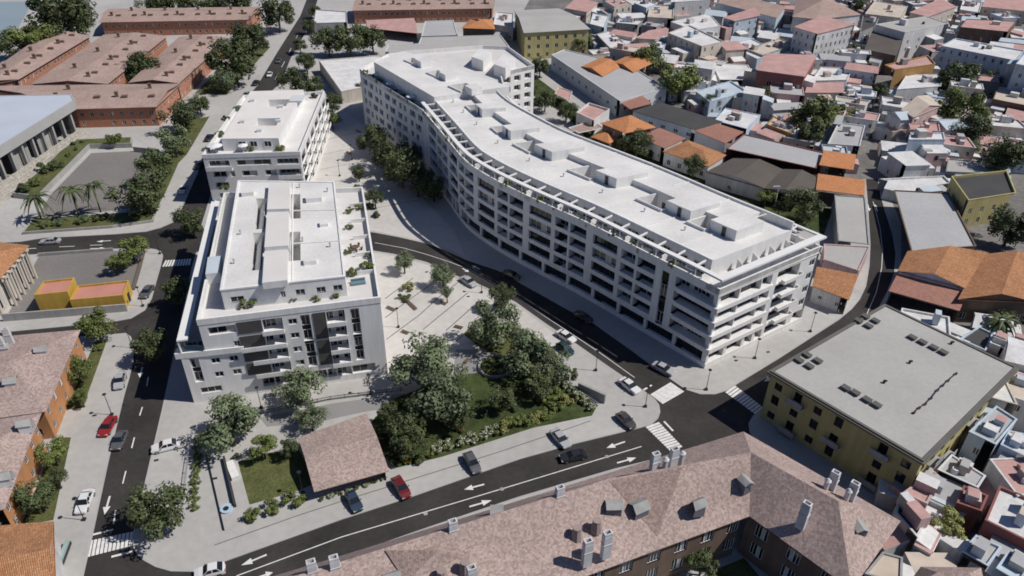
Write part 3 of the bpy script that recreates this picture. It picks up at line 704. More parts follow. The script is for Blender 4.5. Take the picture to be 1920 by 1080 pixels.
for i, (k0, k1, t0, t1) in enumerate(boxes):
    b = MB(); pl = [QM(k0, t0), QM(k1, t0), QM(k1, t1), QM(k0, t1)]; b.prism(pl, ZR-.02, ZR+2.3, 0, 1); o = b.build('stair_house', [white, roofw], main)
    d = (pl[1]-pl[0]).normalized(); n_ = Vector((d.y, -d.x)); m = pl[0].lerp(pl[1], .55); db = MB(); db.bar(m-d*.45+n_*.05, m+d*.45+n_*.05, .08, ZR+.05, ZR+2.0); db.build('door', [metal_d], o)
    h = holes[i]; cb = MB(); cp = [QM(h[0], h[2]), QM(h[1], h[2]), QM(h[1], h[3]), QM(h[0], h[3])]; cb.ring(offset(ccw(cp), -.25), ccw(cp), ZR+.003, ZR+.55+.01*i); cb.build('well_kerb', [white], main)
    db = MB(); m = cp[3].lerp(cp[2], .4); 
    for f in (.3, .65):
        m = cp[3].lerp(cp[2], f); db.bar(m-d*.4+n_*.04, m+d*.4+n_*.04, .06, TF+.65, TF+2.7)
    db.build('door', [metal_d], main)
s = SW+4
while s < LF-4:
    cb = MB(); cb.bar(CF(s)-NF(s)*.32, CF(s)-NF(s)*3.38, .16, TF+.01, 18.9); cb.build('terrace_divider', [white], main); s += 9.1
# pergola: flat beam along street, end and back, with cross beams and posts
def beam(pts_out, pts_in, name): b = MB(); b.ring(pts_out, pts_in, 20.0, 20.38, 0, False); return b.build(name, [white_b], main)
fs = [SW+.2+i*(LF+.35-SW-.2)/70 for i in range(71)]
E1 = RB+(RB-RA).normalized()*.5+NE(0)*.3; A1 = CF(LF)+NF(LF)*.25+NE(0)*.3
beam([CF(s)+NF(s)*.25 for s in fs[:-1]]+[A1], [CF(s)-NF(s)*.75 for s in fs[:-1]]+[A1-NE(0)*1.5-(RB-RA).normalized()*-1.2], 'pergola_beam')
beam([A1+(RB-RA).normalized()*.0, E1], [A1-NE(0)*1.5+(RB-RA).normalized()*1.1, E1-NE(0)*1.5-(RB-RA).normalized()*1.0], 'pergola_beam').location.z += .004
bs = [i*LB/40 for i in range(41)]
ob = [CB(s)-NB(s)*.2 for s in bs]; ib = [CB(s)+NB(s)*.35 for s in bs]; ob[-1] = E1; 
beam(ib, ob, 'pergola_beam').location.z += .008
beam([CB(s)+NB(s)*2.5 for s in bs[:-2]], [CB(s)+NB(s)*2.05 for s in bs[:-2]], 'pergola_beam').location.z += .012
s = SW+2.5; 
while s < LF-2:
    cb = MB(); cb.bar(CF(s)-NF(s)*.7, CF(s)-NF(s)*3.5, .32, 20.05, 20.36); cb.build('cross_beam', [white_b], main)
    c = CF(s)-NF(s)*.45; cb = MB(); cb.box((c.x, c.y, TF), .18, .18, 3.05); cb.build('post', [white_b], main); s += 4.55
for i in range(1, 24):
    s = LB*i/24.5; cb = MB(); cb.bar(CB(s)+NB(s)*.3, CB(s)+NB(s)*2.1, .3 if i % 2 else .9, 20.06, 20.37); cb.build('cross_beam', [white_b], main)
for f in (.05, .26, .5, .72, .97):
    c = RA.lerp(RB, f)-NE(0)*1.0; cb = MB(); cb.box((c.x, c.y, TF), .18, .18, 3.05); cb.build('post', [white_b], main)
for f in (.3, .45, .62, .78, .9):   # tilted glass screens on the end terrace
    c = RA.lerp(RB, f)-NE(0)*2.6; d = (RB-RA).normalized(); cb = MB(); cb.bar(c-d*.1, c-NE(0)*1.9+d*.8, .08, TF+.02, TF+2.3); cb.build('screen', [white], main)
# projecting balconies of the end facade
for r, zf in enumerate(Z0):
    sb = MB(); sb.bar(CE(-.15)+NE(0)*.22, CE(14.9)+NE(0)*.22, .42, zf-.22, zf+.74); sb.build('balcony_band', [white], main)
    sb = MB(); sb.bar(CF(LF-9.0)+NF(LF)*.16, CF(LF+.2)+NF(LF)*.16, .30, zf-.2, zf+.745); sb.build('balcony_band', [white], main)
    for a, b, d in ((17.6, 23.2, .9),):
        if d == 1.5 and r == 3: pass
        cb = MB(); p0, p1 = CE(a), CE(b); n_ = NE(0)
        cb.prism([p0+n_*.01, p1+n_*.01, p1+n_*d, p0+n_*d], zf-.12, zf+.12, 0, None, True)
        out = [p0+n_*.01, p0+n_*d, p1+n_*d, p1+n_*.01]; inn = [p0+n_*.01+(p1-p0).normalized()*.12, p0+n_*(d-.12)+(p1-p0).normalized()*.12, p1+n_*(d-.12)-(p1-p0).normalized()*.12, p1+n_*.01-(p1-p0).normalized()*.12]
        cb.ring(inn, out, zf+.12, zf+.70, 0, False); cb.build('balcony', [white], main)
pb = MB(); pb.ring([RA+NE(0)*.12+NF(LF)*.12, RB+NE(0)*.12], [RA-NE(0)*.01, RB-NE(0)*.01], 0, 1.2, 0, False)
pb.ring([CF(s)+NF(s)*.12 for s in fs[:-1]]+[RA+NE(0)*.12+NF(LF)*.12], [CF(s)-NF(s)*.01 for s in fs[:-1]]+[RA-NE(0)*.01], 0, 1.19, 0, False)
# gap for the entrance is left by the recesses behind it
pb.build('plinth', [white], main)
# wing penthouse, one storey higher at its lit end
wp = [p.to_2d() for p in PP([(701, 116), (814, 182), (955, 162), (910, 140), (838, 106), (759, 96), (727, 101)], 22.0)]
wq = [p.to_2d() for p in PP([(701, 116), (814, 182), (955, 162), (759, 96)], 22.0)]
def QW(k, t): return wq[0].lerp(wq[1], k).lerp(wq[3].lerp(wq[2], k), t)
hb = []
for x, y, w_, h_ in ((777, 120, .07, .10), (822, 144, .07, .10), (871, 170, .08, .12)):
    k, t = invQ(QW, P(x, y, 21.5)); hb.append((max(.01, k-w_), min(.99, k+w_), max(.2, t-h_), min(.9, t+h_), 18.8))
rb = MB(); roofgrid(rb, QW, [0, 1], [0, 1], hb, 22.0, 0, 1); rb.build('roof', [roofw, white, tilew], main)
pw = MB()
for i in range(4):
    a, b = wq[i], wq[(i+1) % 4]; pw.face([V(*a, TF), V(*b, TF), V(*b, 22), V(*a, 22)])
pw.build('penthouse_wall', [white], main)
for h in hb:
    k = (h[0]+h[1])/2; p = QW(h[1]+.035, (h[2]+h[3])/2); d = (wq[1]-wq[0]).normalized(); b = MB(); b.box((p.x, p.y, 21.98), 3.6, 3.4, 1.9, math.atan2(d.y, d.x), 0, 1); b.build('stair_house', [white, roofw], main)
    cp = ccw([QW(h[0], h[2]), QW(h[1], h[2]), QW(h[1], h[3]), QW(h[0], h[3])]); b = MB(); b.ring(offset(cp, -.25), cp, 22.003, 22.5+.01*h[0]); b.build('well_kerb', [white], main)
for px, z0_, z1_ in (([(926, 120), (948, 128), (966, 108), (944, 100)], TF+.02, 20.6), ([(884, 106), (906, 114), (922, 98), (900, 92)], TF+.02, 20.4)):
    b = MB(); b.prism([p.to_2d() for p in PP(px, z1_)], z0_, z1_, 0, 1); b.build('penthouse_room', [white, roofw], main)
# ------------------------------------------------------------------ front block with stepped terraces
A0 = Vector((-56.3, 99.1)); A1 = Vector((-23.0, 107.5)); A2 = Vector((-33.5, 150.4)); A3 = Vector((-67.2, 146.0))
fd = (A1-A0).normalized(); fn = Vector((fd.y, -fd.x)); LA = (A1-A0).length
blkA = thing('apartment_block', 'white apartment block with grey panels and terraces nearest the front park', 'apartment block', ((A0+A2)/2).to_3d())
U0_ = A0+fd*4.1; U3 = Vector((-63.0, 146.6))
mb = MB(); C, N, L = line(A0, A1); wl = []; lo = []; up = []
def op(lst, a, b, za, zb, d, win=None, st=0):
    lst.append((a, b, za, zb, d))
    if win is not None: m = (a+b)/2; wl.append((C(m)-N(0)*(d-.08), N(0), za+.03, win if win > 0 else b-a-.06, min(zb-za-.06, 2.1), 1 if b-a < 2 else 2, st))
for r, zf in enumerate((13.4, 10.4, 7.35, 4.3)):
    ll = up if r < 2 else lo
    if r == 0: op(ll, 5.4, 9.8, zf+.8, zf+2.4, .5, -1, 1)
    if r == 1: op(ll, 8.9, 10.0, zf+.8, zf+2.0, .25, -1, 0)
    op(ll, 14.2, 17.5, zf+.15, zf+2.65, 1.5, 2.6, r+1); op(ll, 18.4, 19.9, zf+.9, zf+2.1, .25, -1, r)
    op(ll, 24.9, 28.0, zf+.15, zf+2.65, 1.5, 2.5, r+2)
    if r > 1: op(ll, 4.6, 6.1, zf+.8, zf+2.0, .25, -1, 0); op(ll, 7.6, 9.1, zf+.8, zf+2.0, .25, -1, 1)
for lst, za, zb in ((up, 10.42, 16.0), (lo, 4.5, 10.38)):
    lst += [(20.5, 22.1, za, zb, .6), (29.0, 30.5, za, zb, .6)]
    for zf in ((13.4, 10.4) if za > 9 else (7.35, 4.4)):
        for a, b in ((20.5, 22.1), (29.0, 30.5)): wl.append((C((a+b)/2)-N(0)*.45, N(0), zf+.2, b-a-.1, 2.0, 1, int(zf) % 3))
lo.append((1.2, 2.7, 4.6, 9.9, .6)); wl += [(C(1.95)-N(0)*.45, N(0), 4.7, 1.4, 2.0, 1, 0), (C(1.95)-N(0)*.45, N(0), 7.6, 1.4, 2.0, 1, 2)]
op(lo, 1.6, 5.2, 1.9, 3.2, .3, -1, 0)
q = 12.2
for wd in (2.0, 2.4, 1.6, 2.4, 2.4, 1.6, 2.6, 4.2):
    op(lo, q, q+wd-.02, 1.5, 3.4, .8, -1, int(q) % 3); q += wd+.12
facade(mb, C, N, 0, LA, 0, 10.4, lo, 0, 1); facade(mb, C, N, 4.1, LA, 10.4, 17.7, up, 0, 1)
def winrow(Cx, Nx, Lx, z0, z1, sh, sp, ww, hh, st=2.0):
    o_ = []
    zf = z0
    while zf+3 <= z1+.2:
        k = int((Lx-2*st)/sp)
        for i in range(k): s_ = st+sp*(i+.5); o_.append((s_-ww/2, s_+ww/2, zf+.9, zf+.9+hh, .25)); wl.append((Cx(s_)-Nx(0)*.16, Nx(0), zf+.92, ww-.05, hh-.05, 1, i % 3))
        zf += sh
    return o_
Cr, Nr, Lr = line(A1, A2); facade(mb, Cr, Nr, 0, Lr, 0, 17.7, [(8, 14, 4.5, 16, .8), (22, 28, 4.5, 16, .8), (34, 40, 4.5, 16, .8)], 0, 1)
Cl, Nl, Ll = line(A3, A0); facade(mb, Cl, Nl, 0, Ll, 0, 10.4, winrow(Cl, Nl, Ll, 1.3, 10.3, 3.05, 3.4, 1.8, 1.5), 0, 1)
Cu, Nu, Lu = line(U3, U0_); facade(mb, Cu, Nu, 0, Lu, 10.4, 17.7, winrow(Cu, Nu, Lu, 10.4, 16.4, 3.05, 3.4, 2.2, 1.8), 0, 1)
for a, b, za, zb in ((A2, U3, 0, 17.7), (U3, A3, 0, 10.4)):
    Cb_, Nb_, Lb_ = line(a, b); facade(mb, Cb_, Nb_, 0, Lb_, za, zb, [], 0, 1)
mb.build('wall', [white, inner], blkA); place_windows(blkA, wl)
for zf in (13.4, 10.4, 7.35, 4.3): pb = MB(); pb.bar(C(10.05)+N(0)*.05, C(14.1)+N(0)*.05, .14, zf+.3, zf+2.75); pb.build('cladding_panel', [panel], blkA)
for za, zb in ((10.5, 16.1), (4.6, 10.1)): pb = MB(); pb.bar(C(22.6)+N(0)*.05, C(24.8)+N(0)*.05, .14, za, zb); pb.build('cladding_panel', [panel], blkA)
for zf in (13.4, 10.4, 7.35, 4.3):
    for a, b in ((14.0, 17.6), (24.8, 28.1)):
        if zf in (10.4,) and a < 15: a = 10.0
        if zf in (7.35, 4.3) and a < 15: a = 11.5
        cb = MB(); cb.bar(C(a)+N(0)*.5, C(b)+N(0)*.5, .96, zf-.12, zf+.1); cb.bar(C(a)+N(0)*.93, C(b)+N(0)*.93, .12, zf+.1, zf+.78); cb.build('balcony', [white], blkA)
# lower terrace slab overhanging to the left, its plants' edge and the white canopy plate
fl = P(327, 665, 11.2).to_2d(); bl_ = P(398, 378, 14).to_2d()
b = MB(); b.prism([fl, C(10.4)+N(0)*.5, C(10.4)-N(0)*1.2, U0_-fd*.02, U3-fd*.02, bl_], 10.15, 10.41, 0, 1, True)
tb_out = [bl_, fl, C(10.4)+N(0)*.5]; tb_in = [bl_+fd*.25, fl+fd*.3-fn*.3, C(10.4)+N(0)*.25]
b.ring(tb_out, tb_in, 10.41, 11.3, 0, False); b.build('terrace_slab', [white, tilew], blkA)
p0, p1 = P(331, 640, 14).to_2d(), P(397, 377, 14).to_2d(); b = MB(); wv = fd*1.7
b.prism([p0, p0+wv, p1+wv, p1], 13.85, 14.15, 0, None, True)
for f in (.04, .28, .52, .76, .97): c = p0.lerp(p1, f)+fd*.5; b.box((c.x, c.y, 10.4), .2, .2, 3.46)
b.build('canopy', [white_b], blkA)
b = MB(); b.bar(p0+fd*.12-fn*.1, p1+fd*.12, .2, 11.31, 13.84); b.build('screen_wall', [white], blkA)
b = MB(); b.bar(fl+fd*.8-fn*.6, C(3.9)+N(0)*.2, .06, 11.3, 12.5); b.build('glass_screen', [glassb], blkA)
# upper terrace, parapet
up_ = [U0_, A1, A2, U3]; b = MB(); b.face([V(*p, 16.6) for p in offset(up_, .02)]); b.build('terrace', [tilew], blkA)
b = MB(); b.ring(offset(up_, -.08), offset(up_, .3), 16.55, 17.74); b.build('parapet', [white], blkA)
ZA = 20.6
aq = [p.to_2d() for p in PP([(413.5, 545), (647, 519), (627, 342), (447, 340)], ZA)]
def QA(k, t): return aq[0].lerp(aq[1], k).lerp(aq[3].lerp(aq[2], k), t)
def rect(pxs, z): q = [invQ(QA, P(x, y, z)) for x, y in pxs]; return min(a for a, b in q), max(a for a, b in q), min(b for a, b in q), max(b for a, b in q)
ha = [rect(r, ZA)+(17.2,) for r in ([(542, 488), (563, 488), (563, 434), (542, 436)], [(545, 410), (563, 408), (563, 364), (547, 366)], [(466, 508), (491, 500), (492, 436), (474, 440)], [(475, 430), (497, 424), (499, 372), (480, 374)])]
ha = [(h[0], h[0]+min(h[1]-h[0], .13), h[2], h[3], h[4]) for h in ha]
rb = MB(); roofgrid(rb, QA, [0, 1], [0, 1], ha, ZA, 0, 1); rb.build('roof', [roofw, white, tilew], blkA)
b = MB(); pl = [V(*p, 0).to_2d() for p in aq]; wl2 = []
for i in range(4):
    Cx, Nx, Lx = line(pl[i], pl[(i+1) % 4]); o_ = []
    if i == 0:
        for a, ww in ((.06, 2.2), (.46, .8), (.58, 1.6), (.75, 1.6), (.89, 1.6)): s_ = a*Lx+ww/2; o_.append((s_-ww/2, s_+ww/2, 17.9, 19.1, .25)); wl2.append((Cx(s_)-Nx(0)*.16, Nx(0), 17.92, ww-.05, 1.15, 1, 1))
    if i == 1 or i == 3:
        for k in range(9): s_ = Lx*(k+.5)/9; o_.append((s_-1.1, s_+1.1, 16.7, 19.0, .25)); wl2.append((Cx(s_)-Nx(0)*.16, Nx(0), 16.72, 2.1, 2.2, 1, k % 3))
    facade(b, Cx, Nx, 0, Lx, 16.55, ZA, o_, 0, 1)
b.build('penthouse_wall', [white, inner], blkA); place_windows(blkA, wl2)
for r in ([(501, 395), (543, 392), (541, 345), (505, 346)], [(497, 466), (541, 462), (541, 399), (501, 402)], [(492, 533), (539, 526), (540, 470), (497, 474)]):
    k0, k1, t0, t1 = rect(r, ZA+1); b = MB(); b.prism([QA(k0, t0), QA(k1, t0), QA(k1, t1), QA(k0, t1)], ZA-.02, ZA+1.3, 0, 1); b.build('stair_house', [white, mat('warm_roof_membrane', (.66, .63, .60), .9, .05, .2)], blkA)
for h in ha[2:]:   # slanted white skylight leaning in the left wells
    p = [QA(h[0]+.02, h[2]+.01), QA(h[1]-.02, h[2]+.01), QA(h[1]-.02, h[3]-.01), QA(h[0]+.02, h[3]-.01)]; b = MB()
    b.face([V(*p[0], 18.0), V(*p[1], 20.2), V(*p[2], 20.2), V(*p[3], 18.0)]); b.face([V(*p[3], 17.9), V(*p[2], 20.1), V(*p[1], 20.1), V(*p[0], 17.9)]); b.build('skylight', [WALLS['cool']], blkA)
b = MB(); out = offset(ccw(aq), 1e-3); b.ring(offset(ccw(aq), -.1), offset(ccw(aq), .3), ZA-.05, ZA+.22); b.build('roof_edge', [white], blkA)
b = MB()
for t_a in (.33, .66): b.bar(QA(.57, t_a), QA(.99, t_a), .25, ZA+.003, ZA+.22)
b.bar(QA(.57, .01), QA(.57, .99), .2, ZA+.004, ZA+.14); b.build('roof_joint', [white], blkA)
for k_, t_a, sx, sy, h_ in ((.78, .78, 3.2, 2.2, 1.0), (.72, .15, 2.2, 1.6, .8), (.86, .5, 1.6, 1.6, .7), (.12, .85, 2.4, 1.8, .9)):
    p = QA(k_, t_a); b = MB(); b.box((p.x, p.y, ZA-.01), sx, sy, h_, math.atan2(fd.y, fd.x), 0, 1); b.build('roof_unit', [white, roofw], blkA)
for f, w_ in ((.22, .5), (.37, .5), (.52, .5), (.68, .5), (.84, .5)):
    p = Cr(Lr*f)-Nr(0)*.3; q = Cr(Lr*f)-Nr(0)*3.4; b = MB(); b.bar(p, q, .2, 16.6, 17.5); b.build('terrace_divider', [white], blkA)
b = MB(); p, q = P(388, 540, 17).to_2d(), P(400, 452, 17).to_2d()
for c0, c1 in ((.1, .45),): a_, e_ = p.lerp(q, c0), p.lerp(q, c1); b.prism([a_, a_+fd*2.4, e_+fd*2.4, e_], 16.62, 18.9, 0, 1)
b.build('terrace_room', [white, ROOFS['lb']], blkA)
for k_, t_a in ((.08, .2), (.1, .45), (.3, .62), (.66, .35), (.9, .28), (.92, .88), (.64, .93)):
    p = QA(k_, t_a); b = MB(); b.tube(V(*p, ZA), V(*p, ZA+.8), .15, .15, 7); b.tube(V(*p, ZA+.8), V(*p, ZA+.92), .26, .2, 7); b.build('roof_vent', [metal_l], blkA)
# ------------------------------------------------------------------ block behind it
zB = 14.0
Bq = [p.to_2d() for p in PP([(379, 290), (562, 284), (608, 171), (456, 179)], zB)]
blkB = thing('apartment_block', 'smaller white apartment block behind, with two roof patios and shaded front balconies', 'apartment block', ((Bq[0]+Bq[2])/2).to_3d())
mb = MB(); wl = []; C, N, L = line(Bq[0], Bq[1]); o_ = []
for zf, row in ((9.9, ((1.2, 6.2, 1.2), (8.0, 16.5, .35), (18.0, 23.4, 1.2))), (6.9, ((1.6, 5.0, .5), (6.0, 7.0, .3), (8.8, 12.6, .5), (14.6, 17.4, .5), (18.2, 23.6, 1.4))), (3.9, ((1.6, 5.0, .5), (8.8, 12.6, .5), (14.6, 17.4, .5), (18.2, 23.6, 1.4))), (.8, ((2, 7, .5), (9, 16, .5), (18, 23, .5)))):
    for a, b, d in row: o_.append((a, b, zf+.8, zf+2.3, d)); wl.append((C((a+b)/2)-N(0)*(d-.08), N(0), zf+.82, b-a-.4, 1.42, 3 if b-a > 4 else 1, int(a) % 3))
facade(mb, C, N, 0, L, 0, zB, o_, 0, 1)
C2, N2, L2 = line(Bq[1], Bq[2]); o2 = []; bal = []
for r, zf in enumerate((.8, 3.9, 6.9, 9.9)):
    for k in range(6):
        s_ = L2*(k+.5)/6; o2.append((s_-2.6, s_+2.6, zf+.6, zf+2.5, 1.2)); wl.append((C2(s_)-N2(0)*1.1, N2(0), zf+.62, 4.4, 1.8, 2, (k+r) % 3))
        if r: bal.append((s_-2.4, s_+2.4, zf))
facade(mb, C2, N2, 0, L2, 0, zB, o2, 0, 1)
for i in (2, 3):
    Cx, Nx, Lx = line(Bq[i], Bq[(i+1) % 4]); facade(mb, Cx, Nx, 0, Lx, 0, zB, [], 0, 1)
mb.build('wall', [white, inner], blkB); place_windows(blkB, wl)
for a, b, zf in bal:
    cb = MB(); cb.bar(C2(a)+N2(0)*.55, C2(b)+N2(0)*.55, 1.08, zf-.1, zf+.12); cb.bar(C2(a)+N2(0)*1.02, C2(b)+N2(0)*1.02, .12, zf+.12, zf+.9); cb.build('balcony', [white], blkB)
for a, b, zf in ((.4, 6.8, 9.9), (17.6, 24.0, 9.9), (17.9, 24.0, 6.9)):
    cb = MB(); cb.bar(C(a)+N(0)*.5, C(b)+N(0)*.5, 1.0, zf-.1, zf+.12); cb.bar(C(a)+N(0)*.94, C(b)+N(0)*.94, .12, zf+.12, zf+1.0); cb.build('balcony', [white], blkB)
b = MB(); b.face([V(*p, 13.0) for p in offset(Bq, .02)]); b.build('terrace', [roofw], blkB)
b = MB(); b.ring(offset(Bq, -.08), offset(Bq, .3), 12.95, zB+.04); b.build('parapet', [white], blkB)
ZB = 16.4
bq = [p.to_2d() for p in PP([(415, 260), (522, 259), (569, 168), (470, 171)], ZB)]
def QA(k, t): return bq[0].lerp(bq[1], k).lerp(bq[3].lerp(bq[2], k), t)
hb = [rect(r, ZB)+(13.1,) for r in ([(498, 200), (536, 199), (539, 187), (503, 187)], [(478, 236), (518, 235), (521, 222), (482, 222)])]
rb = MB(); roofgrid(rb, QA, [0, 1], [0, 1], hb, ZB, 0, 1); rb.build('roof', [mat('warm_white_roof', (.72, .68, .645), .9, .06, .2), white, tilew], blkB)
b = MB()
for i in range(4): p, q = bq[i], bq[(i+1) % 4]; b.face([V(*p, 12.95), V(*q, 12.95), V(*q, ZB), V(*p, ZB)])
b.build('penthouse_wall', [white], blkB)
d = (bq[1]-bq[0]).normalized(); n_ = Vector((d.y, -d.x))
for f in (.35, .55, .8): inst(winmesh(1.8, 1.5, 1, 0), 'window', blkB, V(*(bq[0].lerp(bq[1], f)+n_*.06), 14.2)-WL[blkB], math.atan2(d.y, d.x))
p = P(557, 186, 16.5); b = MB(); b.box((p.x, p.y, 16.38), 3.4, 5, .5, math.atan2(d.y, d.x)); b.build('roof_hatch', [cool], blkB)

for k_, t_a in ((.2, .3), (.75, .6), (.6, .12), (.15, .75), (.85, .3)):
    p = QA(k_, t_a); b = MB(); b.box((p.x, p.y, ZB-.01), 1.3, .9, .7, .2); b.build('roof_unit', [cool], blkB)
# ================================================================== other buildings near the streets
def dormer(par, px, z, w_, d_, h_, rz, m_wall, m_roof, name='dormer'):
    """small gabled roof house on a slope; px is its front foot"""
    w_, d_, h_ = w_*.8, d_*.8, h_*.8; p = P(*px, z); b = MB(); cs, sn = math.cos(rz), math.sin(rz)
    def q(x, y, zz): return V(p.x+x*cs-y*sn, p.y+x*sn+y*cs, p.z+zz)
    a, b2, c, d = q(-w_/2, 0, 0), q(w_/2, 0, 0), q(w_/2, d_, 0), q(-w_/2, d_, 0)
    e, f = q(-w_/2, 0, h_*.6), q(w_/2, 0, h_*.6); r0, r1 = q(0, -.15, h_), q(0, d_, h_*.9)
    b.face([a-V(0, 0, 1.5), b2-V(0, 0, 1.5), f, r0, e], 0); b.face([a-V(0, 0, 1.5), e, q(-w_/2, d_, h_*.3), q(-w_/2, d_, -1)], 0); b.face([f, b2-V(0, 0, 1.5), q(w_/2, d_, -1), q(w_/2, d_, h_*.3)], 0)
    b.face([q(-w_/2-.2, -.2, h_*.5), r0, r1, q(-w_/2-.2, d_, h_*.3)], 1); b.face([r0, q(w_/2+.2, -.2, h_*.5), q(w_/2+.2, d_, h_*.3), r1], 1)
    b.face([q(-w_*.28, -.02, -.2), q(w_*.28, -.02, -.2), q(w_*.28, -.02, h_*.5), q(-w_*.28, -.02, h_*.5)], 2)
    return b.build(name, [m_wall, m_roof, inner], par)
whc = mat('chimney_render', (.60, .595, .60), .85, .12, .8, 0, 0, .1)
def chimney(par, px, z, rz, s=1.0, h=2.2):
    p = P(*px, z); b = MB(); h *= .92; s *= .92; b.box((p.x, p.y, p.z-1.5), 1.25*s, .85*s, 1.5+h, rz)
    cs, sn = math.cos(rz), math.sin(rz)
    for k in (-1, 1):
        b.box((p.x+k*.5*s*cs, p.y+k*.5*s*sn, p.z+h-.01), .2*s, .8*s, .6, rz)
        b.box((p.x-k*.33*s*sn, p.y+k*.33*s*cs, p.z+h+.003), .8*s, .14*s, .6, rz)
    b.box((p.x, p.y, p.z+h*.45), 1.4*s, 1.0*s, .12, rz)
    return b.build('chimney', [whc], par)
# ---- long tiled block in the foreground
fb = thing('tiled_roof_block', 'long foreground block with a speckled brown tile roof, dormers and white chimneys', 'building', P(1250, 960, 0))
ZE, ZG = 9.0, 14.2
g = {k: P(*v).to_2d() for k, v in {'e0': (330, 1135, ZE), 'e1': (633, 1044, ZE), 'e2': (980, 936, ZE), 'c': (1394, 809, ZE), 'r': (1689, 977, ZE), 'rb': (1597, 1106, ZE), 'in': (1405, 968, ZE), 'i0': (1100, 1080, ZE), 'i1': (820, 1180, ZE)}.items()}
rg = {k: P(*v).to_2d() for k, v in {'j': (1408, 848, ZG), 'm': (1140, 898, ZG), 'l': (723, 1027, ZG), 'l0': (420, 1122, ZG), 'q': (1572, 940, ZG)}.items()}
T = lambda k: V(*g[k], ZE); G = lambda k: V(*rg[k], ZG)
b = MB()
b.face([T('e2'), T('e1'), G('l'), G('m')][::-1]); b.face([T('e1'), T('e0'), G('l0'), G('l')][::-1]); b.face([T('c'), T('e2'), G('m'), G('j')][::-1])
b.face([T('in'), G('j'), G('m'), T('i0')]); b.face([T('i0'), G('m'), G('l'), T('i1')]); b.face([T('i1'), G('l'), G('l0')])
b.face([T('r'), T('c'), G('j'), G('q')][::-1][::-1]); b.face([T('in'), T('rb'), G('q'), G('j')]); b.face([T('rb'), T('r'), G('q')])
# cross gables: slightly raised valley facets on the street wing
def facet(px, dz):
    p = [P(x, y, z) for x, y, z in px]; b.face(p)
ft = fb; rfo = b.build('roof', [T_brown], fb)
n_pl = (G('m')-T('in')).cross(T('i0')-T('in')).normalized(); n_pl = n_pl if n_pl.z > 0 else -n_pl
def onpl(px, up=0):
    d = P(px[0], px[1], 0)-CPOS; q0 = CPOS+d*((T('in')-CPOS).dot(n_pl)/d.dot(n_pl)); return q0+n_pl*up
TV = tiles('shaded_brown_tiles', (.37, .275, .245), (.24, .175, .155), .30, .26, var=.14)  # same brown tiles, darkened: shade of the left-facing facets put into the colour
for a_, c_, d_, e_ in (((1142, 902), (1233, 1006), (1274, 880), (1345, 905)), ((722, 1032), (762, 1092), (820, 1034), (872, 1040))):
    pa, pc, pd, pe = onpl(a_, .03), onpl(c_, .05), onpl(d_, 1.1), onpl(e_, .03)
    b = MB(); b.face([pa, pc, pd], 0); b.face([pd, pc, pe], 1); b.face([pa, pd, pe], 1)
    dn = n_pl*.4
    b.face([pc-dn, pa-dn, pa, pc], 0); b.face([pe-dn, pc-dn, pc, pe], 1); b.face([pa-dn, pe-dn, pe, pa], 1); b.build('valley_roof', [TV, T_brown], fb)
wall = [g[k] for k in ('e0', 'i1', 'i0', 'in', 'rb', 'r', 'c', 'e2', 'e1')]; wall = ccw(wall); wall = offset(wall, .7)
b = MB(); wl = []
for i in range(len(wall)):
    Cx, Nx, Lx = line(wall[i], wall[(i+1) % len(wall)]); o_ = []
    if Nx(0).y < .5:
        k = int(Lx/4.2)
        for zf in (1.2, 5.0):
            for j in range(k): s_ = Lx*(j+.5)/k; o_.append((s_-1.0, s_+1.0, zf+.4, zf+2.9, .3)); wl.append((Cx(s_)-Nx(0)*.2, Nx(0), zf+.42, 1.95, 2.4, 3, (j+1) % 3))
    facade(b, Cx, Nx, 0, Lx, 0, ZE-.05, o_, 0, 1)
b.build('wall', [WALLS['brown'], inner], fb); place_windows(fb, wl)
b = MB(); b.face([V(*p, ZE-.1) for p in ccw([g[k] for k in ('e0', 'i1', 'i0', 'in', 'rb', 'r', 'c', 'e2', 'e1')])][::-1]); b.build('soffit', [WALLS['brown']], fb)
d1 = (g['c']-g['e2']).normalized(); a1 = math.atan2(d1.y, d1.x); d2 = (g['r']-g['c']).normalized(); a2 = math.atan2(d2.y, d2.x)
for px, z, h in (((850, 1000), 13.2, 2.0), ((1049, 936), 13.2, 2.0), ((588, 1078), 13.2, 2.2), ((630, 1070), 13.2, 2.2), ((1227, 873), 13.6, 2.0), ((1262, 864), 13.6, 2.0), ((1100, 1045), 11.6, 3.0), ((1136, 1030), 11.8, 3.0), ((885, 1092), 12, 2.6)): chimney(fb, px, z, a1, 1.0, h)
for px, z, h in (((1560, 908), 13.0, 2.0), ((1596, 928), 13.0, 2.0), ((1504, 975), 12.2, 3.0)): chimney(fb, px, z, a2, 1.0, h)
for px, z in (((1549, 912), 13.2), ((1588, 931), 13.2), ((1247, 872), 13.7), ((1278, 860), 13.7)): p = P(*px, z); b = MB(); b.tube(p-V(0, 0, 1.5), p+V(0, 0, 1.1), .38, .38, 8); b.tube(p+V(0, 0, 1.1), p+V(0, 0, 1.5), .5, .15, 8); b.build('vent_pipe', [whc], fb)
for px, z, w_, d_, h_, rz in (((1210, 950), 12.0, 2.2, 2.6, 1.7, a1+1.6), ((1318, 948), 11.8, 1.6, 2.2, 2.0, a1+1.55), ((750, 1084), 11.8, 2.4, 2.6, 1.8, a1+1.5), ((1404, 912), 12.6, 1.5, 2.2, 1.0, a2+1.2), ((1617, 1000), 11.4, 1.8, 2.6, 1.0, a2+.9), ((942, 962), 13.3, 2.4, 2.0, .9, a1+1.2), ((1165, 948), 13.0, 1.8, 2.6, .6, a1+1.2)): dormer(fb, px, z, w_, d_, h_, rz, mat('zinc', (.16, .16, .19), .6, .1, .5), concw)
